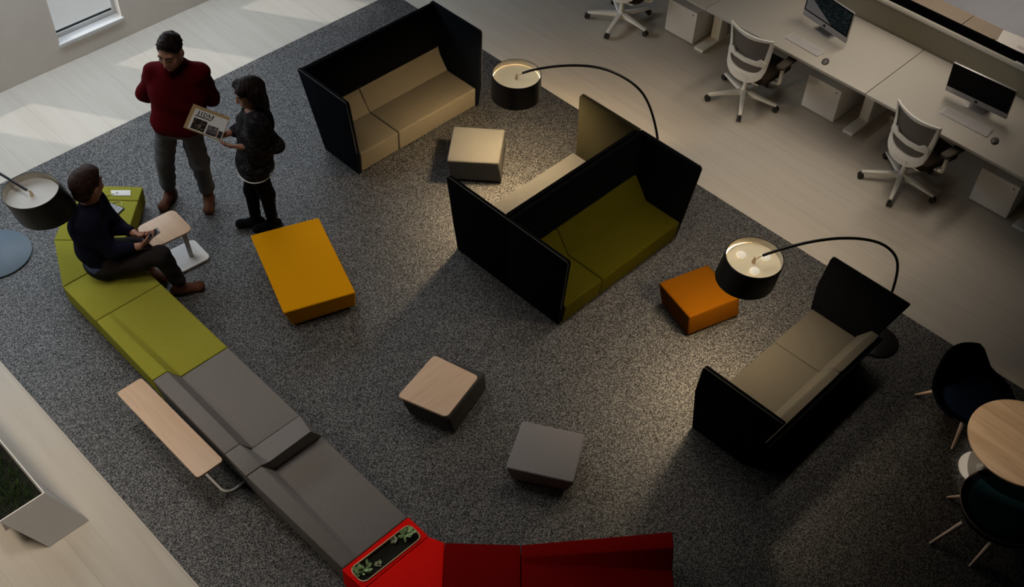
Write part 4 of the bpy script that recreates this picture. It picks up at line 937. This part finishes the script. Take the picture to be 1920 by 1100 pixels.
# --- standing woman with the magazine
WB = A(3.593, 6.264, 0); WF = A(-0.80, 0.60, 0); WR = A(0.60, 0.80, 0)
def W_(x, y, z): return WB + WR * x + WF * y + A(0, 0, z)
wom = thing('person', 'person with long dark hair in a patterned dark tunic holding up a magazine', 'person', (3.59, 6.26, 0), 'people in the lounge')
anR, anL = A(3.560, 6.330, 0.08), A(3.645, 6.215, 0.08)
pel = A(3.575, 6.205, 0.80); hpR, hpL = pel + WR * 0.085 - A(0, 0, .02), pel - WR * 0.085 - A(0, 0, .02)
knR, knL = A(3.545, 6.285, 0.44), A(3.605, 6.155, 0.44)
wst, chs, nck = A(3.600, 6.185, 0.97), A(3.620, 6.165, 1.16), A(3.630, 6.150, 1.33)
shR, shL = nck + WR * 0.155 - A(0, 0, 0.045), nck - WR * 0.155 - A(0, 0, 0.045)
hc = A(3.595, 6.150, 1.475); HR = frame(A(-0.90, 0.35, 0), 0.28, 0.0); TR = frame(WF)
MC = A(3.355, 6.435, 1.135)                          # magazine
wrL = A(3.420, 6.135, 1.055); elL = A(3.650, 5.985, 1.035)
wrR = A(3.420, 6.345, 1.045); elR = A(3.640, 6.330, 1.02)
def torso(s, inf=0.0):
    s.ell(pel, (0.150 + inf, 0.110 + inf, 0.13), TR, 0.06); s.ell(wst, (0.125 + inf, 0.095 + inf, 0.15), TR, 0.06)
    s.ell(chs, (0.145 + inf, 0.105 + inf, 0.16), TR, 0.06); s.cap(shR, shL, 0.048 + inf * 0.8, None, 0.05)
    for x in (-1, 1): s.ell(chs + TR @ A(x * 0.065, 0.075, -0.01), (0.055 + inf, 0.05 + inf, 0.055), TR, 0.04)
    s.cap(chs + A(0, 0, 0.1), nck - A(0, 0, .03), 0.06 + inf, 0.05 + inf * 0.5, 0.05)
s = SDF(); torso(s); P = add_head(s, hc, HR, 1.0, True); s.cap(nck - A(0, 0, 0.03), hc + HR @ A(0, -0.02, -0.05), 0.046, 0.044, 0.03)
magN = A(-0.55, -0.45, 0.70)
for a, e, w, sd in ((shR, elR, wrR, 1), (shL, elL, wrL, -1)):
    s.cap(a, e, 0.044, 0.034, 0.03); s.cap(e, w, 0.034, 0.024, 0.02)
add_hand(s, wrL, A(-0.72, 0.62, 0.12), A(0.25, 0.55, 0.5), (0.30, 0.34, 0.36, 0.40), 1, 0.92, 0.7)
add_hand(s, wrR, A(-0.90, 0.25, 0.30), A(0.1, 0.2, 0.9), (0.28, 0.32, 0.34, 0.38), -1, 0.92, 0.7)
for h_, k, a in ((hpR, knR, anR), (hpL, knL, anL)):
    s.cap(h_, k, 0.080, 0.052, 0.04); s.cap(k, a, 0.052, 0.033, 0.03); s.cap(a - A(0, 0, 0.03), a + WF * 0.06 - A(0, 0, 0.045), 0.024, 0.018, 0.02)
sobj('body', s.mesh(0.006), M['skin2'], wom); face_parts(wom, P, HR, 1.0, M['hair_b'], True)
s = SDF(); s.ell(P(0, -0.016, 0.042), (0.086, 0.106, 0.090), HR, 0.02); s.ell(P(-0.045, 0.045, 0.07), (0.045, 0.05, 0.045), HR, 0.02); s.ell(P(0.045, 0.045, 0.07), (0.045, 0.05, 0.045), HR, 0.02)
s.clip(P(0, 0.086, 0.070), HR @ A(0, 0.86, -0.50))
for x, y0, y1, z1, r0, r1 in ((-0.060, -0.04, -0.05, -0.30, 0.046, 0.034), (0.060, -0.04, -0.05, -0.30, 0.046, 0.034), (0, -0.075, -0.085, -0.33, 0.060, 0.045), (-0.072, 0.0, 0.015, -0.22, 0.024, 0.028), (0.072, 0.0, 0.015, -0.22, 0.024, 0.028), (-0.05, -0.06, -0.07, -0.33, 0.045, 0.04)):
    s.cap(P(x, y0, 0.02), P(x, y0, 0.02) * 0 + hc + HR[:, 0] * x + A(HR[0, 1], HR[1, 1], 0) * y1 + A(0, 0, z1), r0, r1, 0.02)
sobj('hair', s.mesh(0.006, wr_fold(0.002, 30, 140, (1, -1))), M['hair_b'], wom)
s = SDF(); torso(s, 0.030)
for a, e, w in ((shR, elR, wrR), (shL, elL, wrL)):
    s.cap(a, e, 0.070, 0.064, 0.05); s.cap(e, e + (w - e) * 0.55, 0.062, 0.046, 0.03)
s.ell(pel + A(0, 0, -0.02), (0.196, 0.142, 0.19), TR, 0.05); s.ell(wst + A(0, 0, 0.02), (0.185, 0.130, 0.2), TR, 0.05)
s.cap(shL + A(0, 0, -0.05), wst - TR[:, 0] * 0.11, 0.075, 0.09, 0.05); s.cap(shR + A(0, 0, -0.05), wst + TR[:, 0] * 0.11, 0.075, 0.09, 0.05)
s.clip(pel - A(0, 0, 0.075), (0.02, 0.05, -1)); s.sub(nck + WF * 0.060 + A(0, 0, 0.035), (0.100, 0.095, 0.075), TR, 0.012)
tun = sobj('tunic', s.mesh(0.007, wr_fold(0.004)), M['tunic'], wom)
b = NB(); ring = []
for k in range(41):
    a = k / 40 * 6.2832; q = pel + TR @ A(0.196 * math.cos(a), 0.147 * math.sin(a), 0); q[2] = pel[2] - 0.071 + 0.02 * (q - pel)[0] + 0.05 * (q - pel)[1]; ring.append(tuple(q))
tube(b, ring, 0.005, n=8); obj('white_hem', b, M['paper'], tun)
s = SDF(); s.ell(pel - A(0, 0, 0.02), (0.158, 0.118, 0.12), TR, 0.05)
for h_, k, a in ((hpR, knR, anR), (hpL, knL, anL)): s.cap(h_, k, 0.090, 0.062, 0.03); s.cap(k, a, 0.062, 0.042, 0.03)
sobj('leggings', s.mesh(0.007), M['blackcloth'], wom)
shoe(wom, anR, WF + A(-0.1, 0, 0), M['blackcloth'], M['sole'], L=0.235, high=0.15, w=0.037); shoe(wom, anL, WF - A(0, 0.35, 0), M['blackcloth'], M['sole'], L=0.235, high=0.15, w=0.037)
# magazine: a folded sheaf with a tan back sheet, headline letters, rule and pictures
mc = [A(3.366, 6.613, 1.225), A(3.170, 6.471, 1.185), A(3.320, 6.277, 1.09)]
MU = mc[0] - mc[1]; MUl = np.linalg.norm(MU); MU /= MUl                                     # up the page
MV = mc[2] - mc[1]; MV -= MU * (MV @ MU); MVl = np.linalg.norm(MV) * 1.12; MV /= np.linalg.norm(MV)       # across the page
MN = np.cross(MV, MU); MN = MN if MN[2] > 0 else -MN
mag = thing('magazine', 'magazine with big black headline letters and portrait held by the long-haired person', 'magazine', tuple(mc[1]))
def mslab(bm, u0, u1, v0, v1, d0, d1):
    f_ = lambda u, v, d: tuple(mc[1] + MU * u * MUl + MV * v * MVl + MN * d)
    hull8(bm, [f_(u0, v0, d0), f_(u0, v1, d0), f_(u1, v1, d0), f_(u1, v0, d0)], [f_(u0, v0, d1), f_(u0, v1, d1), f_(u1, v1, d1), f_(u1, v0, d1)])
b = NB(); mslab(b, 0, 1, 0, 1, -0.006, -0.002); obj('tan_cover', b, M['kraft'], mag)
b = NB(); mslab(b, 0.03, 0.86, 0.10, 0.985, -0.002, 0.002); obj('front_page', b, M['paper'], mag)
b = NB(); mslab(b, 0.575, 0.615, 0.16, 0.58, 0.0021, 0.0026); obj('headline_rule', b, M['ink'], mag)
b = NB(); mslab(b, 0.06, 0.50, 0.16, 0.52, 0.0021, 0.0026); obj('portrait', b, M['photo1'], mag)
b = NB(); mslab(b, 0.06, 0.42, 0.56, 0.84, 0.0021, 0.0026); obj('picture', b, M['photo2'], mag)
b = NB(); mslab(b, 0.05, 0.12, 0.56, 0.80, 0.0027, 0.0030); mslab(b, 0.05, 0.34, 0.86, 0.97, 0.0021, 0.0026); obj('caption_block', b, M['ink'], mag)
b = NB()                                                                                     # H D M with serifs
def stroke(v0, u0, v1, u1, w):
    p, q = A(v0, u0), A(v1, u1); d = (q - p); d /= np.linalg.norm(d); n_ = A(-d[1], d[0]) * w / 2
    f_ = lambda t_, d_: tuple(mc[1] + MU * t_[1] * MUl + MV * t_[0] * MVl + MN * d_)
    pts = [p - n_, q - n_, q + n_, p + n_]; hull8(b, [f_(t_, 0.0021) for t_ in pts], [f_(t_, 0.0027) for t_ in pts])
ub, ut = 0.645, 0.80
def stem(v, w=0.026):
    stroke(v, ub, v, ut, w); stroke(v - 0.026, ub, v + 0.026, ub, 0.014); stroke(v - 0.026, ut, v + 0.026, ut, 0.014)
stem(0.22); stem(0.30); stroke(0.22, 0.722, 0.30, 0.722, 0.014)
stem(0.365); pts_ = [(0.365 + 0.075 * math.sin(a), 0.7225 + 0.0775 * math.cos(a)) for a in [math.pi * k / 8 for k in range(9)]]
for p, q in zip(pts_[:-1], pts_[1:]): stroke(*p, *q, 0.022)
stem(0.48, 0.014); stem(0.595); stroke(0.48, ut, 0.5375, ub + 0.02, 0.026); stroke(0.5375, ub + 0.02, 0.595, ut, 0.016)
obj('headline_letters', b, M['ink'], mag)

# --- seated man with the phone
SF = A(0.80, -0.60, 0); SR = A(-0.60, -0.80, 0)
sit = thing('person', 'person in a navy top sitting on the green bench looking away with a phone', 'person', (2.30, 6.52, 0.215), 'people in the lounge')
pel = A(2.285, 6.535, 0.325); hpR, hpL = pel + SR * 0.09 + SF * 0.03, pel - SR * 0.09 + SF * 0.03
knR, knL = A(2.590, 6.140, 0.445), A(2.592, 6.455, 0.318)
anR, anL = A(2.655, 6.100, 0.085), A(2.580, 6.455, 0.085)
wst, chs, nck = A(2.275, 6.565, 0.47), A(2.290, 6.580, 0.65), A(2.355, 6.585, 0.850)
shR, shL = A(2.245, 6.445, 0.785), A(2.415, 6.665, 0.785)
elR, wrR = A(2.305, 6.345, 0.535), A(2.480, 6.225, 0.555)
elL, wrL = A(2.490, 6.530, 0.535), A(2.530, 6.365, 0.560)
hc = A(2.370, 6.590, 1.000); HR = frame(A(0.86, 0.28, 0), 0.10, 0.0); TR = frame(SF)
def torso(s, inf=0.0):
    s.ell(pel, (0.175 + inf, 0.130 + inf, 0.105), TR, 0.05); s.ell(wst, (0.172 + inf, 0.130 + inf, 0.15), TR, 0.06)
    s.ell(chs, (0.190 + inf, 0.135 + inf, 0.18), TR, 0.06); s.cap(shR, shL, 0.060 + inf * 0.8, None, 0.06)
    s.cap(chs + A(0, 0, 0.08), nck, 0.075 + inf, 0.058 + inf * 0.4, 0.05)
s = SDF(); torso(s); P = add_head(s, hc, HR, 1.16); s.cap(nck - A(0, 0, 0.03), hc + HR @ A(0, -0.03, -0.05), 0.056, 0.054, 0.03)
for a, e, w in ((shR, elR, wrR), (shL, elL, wrL)): s.cap(a, e, 0.050, 0.040, 0.03); s.cap(e, w, 0.040, 0.028, 0.02)
add_hand(s, wrR, A(0.78, -0.10, 0.10), A(-0.1, 0.55, 0.6), (0.42, 0.46, 0.5, 0.55), 1, 1.0, 0.6)
add_hand(s, wrL, A(0.25, -0.80, 0.10), A(0.45, 0.1, 0.6), (0.40, 0.42, 0.46, 0.5), -1, 1.0, 0.6)
for h_, k, a, td in ((hpR, knR, anR, A(0.9, -0.4, 0)), (hpL, knL, anL, A(0.30, -0.95, 0))):
    s.cap(h_, k, 0.082, 0.056, 0.04); s.cap(k, a, 0.054, 0.038, 0.03); s.cap(a - A(0, 0, 0.03), a + td * 0.08 - A(0, 0, 0.045), 0.026, 0.020, 0.02)
sobj('body', s.mesh(0.0065), M['skin'], sit); face_parts(sit, P, HR, 1.16, M['hair_r'])
s = SDF(); s.ell(P(0, -0.018, 0.042), A(0.086, 0.106, 0.094) * 1.16, HR, 0.02); s.ell(P(0, -0.055, -0.03), A(0.066, 0.055, 0.06) * 1.16, HR, 0.02); s.ell(P(0, 0.045, 0.09), A(0.066, 0.05, 0.04) * 1.16, HR, 0.02)
s.sub(P(0, 0.100, -0.005), A(0.071, 0.066, 0.086) * 1.16, HR, 0.012); s.clip(P(0, 0, -0.062), HR @ A(0, 0.3, -1)); sobj('hair', s.mesh(0.006, wr_fold(0.002, 110, 140)), M['hair_r'], sit)
s = SDF(); torso(s, 0.016)
s.cap(shR, elR, 0.074, 0.060, 0.05); s.cap(elR, elR + (wrR - elR) * 0.72, 0.058, 0.042, 0.03)
s.cap(shL, elL, 0.074, 0.060, 0.05); s.cap(elL, elL + (wrL - elL) * 0.72, 0.058, 0.042, 0.03)
s.clip(pel + A(0, 0, 0.02), (-0.5, 0.35, -1)); s.sub(nck + SF * 0.01 + A(0, 0, 0.065), (0.072, 0.074, 0.06), TR, 0.012)
sobj('shirt', s.mesh(0.007, wr_fold(0.004)), M['navycloth'], sit)
s = SDF(); s.ell(pel + A(0, 0, 0.02), (0.188, 0.143, 0.10), TR, 0.05); s.clip(pel + A(0, 0, 0.06), (0.3, -0.2, 1)); s.clip(pel + A(0, 0, -0.01), (-0.4, 0.3, -1)); sobj('shirt_hem', s.mesh(0.007), M['underhem'], sit)
s = SDF(); s.ell(pel - A(0, 0, 0.005), (0.184, 0.140, 0.102), TR, 0.05)
for h_, k, a in ((hpR, knR, anR), (hpL, knL, anL)): s.cap(h_, k, 0.096, 0.074, 0.04); s.cap(k, a + A(0, 0, 0.06), 0.074, 0.060, 0.03)
sobj('trousers', s.mesh(0.007, wr_fold(0.004, 46, 33)), M['trouser'], sit)
shoe(sit, anR, A(0.9, -0.45, 0), M['boot'], M['sole'], L=0.25, high=0.13); shoe(sit, anL, A(0.30, -0.95, 0), M['boot'], M['sole'], L=0.25, high=0.13)
# phone in his hands
ph = thing('smartphone', 'dark smartphone in the hands of the seated person', 'phone', (2.575, 6.235, 0.585))
RMp = Matrix(frame(A(0.80, -0.15, 0), -0.35, 0.15).tolist())
def pbox(bm, w, l_, d0, d1, ctr):
    pts = rrect([(-w, -l_), (w, -l_), (w, l_), (-w, l_)], 0.009, 4)
    f_ = lambda x, y, z: Vector(ctr) + RMp @ Vector((x, y, z))
    hull8(bm, [f_(x, y, d0) for x, y in pts], [f_(x, y, d1) for x, y in pts])
cph = (2.592, 6.222, 0.597)
b = NB(); pbox(b, 0.036, 0.072, -0.004, 0.004, cph); obj('case', b, M['mouse'], ph, bevel=0.001)
b = NB(); pbox(b, 0.032, 0.058, 0.0041, 0.0050, cph); obj('screen', b, M['display'], ph)
# tablet, power plate and lead on the green bench
tb = thing('tablet', 'grey tablet lying on the green bench beside the seated person', 'tablet', (2.68, 7.08, ZS))
tc_ = [(2.625, 7.135), (2.715, 7.175), (2.770, 7.025), (2.660, 6.985)]
b = NB(); poly(b, rrect(tc_, 0.008, 3), ZS + 0.001, ZS + 0.009); obj('case', b, M['ink'], tb)
ctr_ = np.mean(np.array(tc_), 0); inn = [tuple(ctr_ + (np.array(p) - ctr_) * 0.88) for p in tc_]
b = NB(); poly(b, inn, ZS + 0.009, ZS + 0.0098); sc_ = obj('screen', b, M['tabscreen'], tb)
b = NB()
for i in range(4):
    for j in range(2):
        p = [np.array(inn[0]) * (1 - u) * (1 - v) + np.array(inn[1]) * u * (1 - v) + np.array(inn[2]) * u * v + np.array(inn[3]) * (1 - u) * v for u, v in ((0.55 + 0.2 * j, 0.1 + 0.22 * i), (0.68 + 0.2 * j, 0.1 + 0.22 * i), (0.68 + 0.2 * j, 0.22 + 0.22 * i), (0.55 + 0.2 * j, 0.22 + 0.22 * i))]
        poly(b, [tuple(q) for q in p], ZS + 0.0098, ZS + 0.0102)
obj('app_icons', b, M['mouse'], sc_)
pp = thing('power_plate', 'white power outlet plate set on the end of the green bench', 'power outlet', (2.85, 7.22, ZS))
pc = [(2.805, 7.295), (2.925, 7.185), (2.890, 7.125), (2.775, 7.235)]
b = NB(); poly(b, rrect(pc, 0.006, 3), ZS + 0.0005, ZS + 0.006); pl = obj('plate', b, M['paper'], pp, bevel=0.001)
b = NB(); lathe(b, [(0.012, ZS + 0.006), (0.012, ZS + 0.0068)], (2.825, 7.23, 0), 16); obj('socket', b, M['device'], pl)
b = NB(); tube(b, smooth_path([(2.80, 7.235, ZS + 0.010), (2.72, 7.27, ZS + 0.004), (2.63, 7.25, ZS + 0.004), (2.64, 7.19, ZS + 0.004), (2.765, 7.14, ZS + 0.004), (2.79, 7.105, ZS + 0.004), (2.772, 7.066, ZS + 0.004)], 6), 0.003, n=8); tag(obj('charging_cable', b, mat('yellowed_cable', (0.55, 0.55, 0.22), rough=0.5)), 'thin pale charging cable looped between the tablet and the white plate', 'cable')
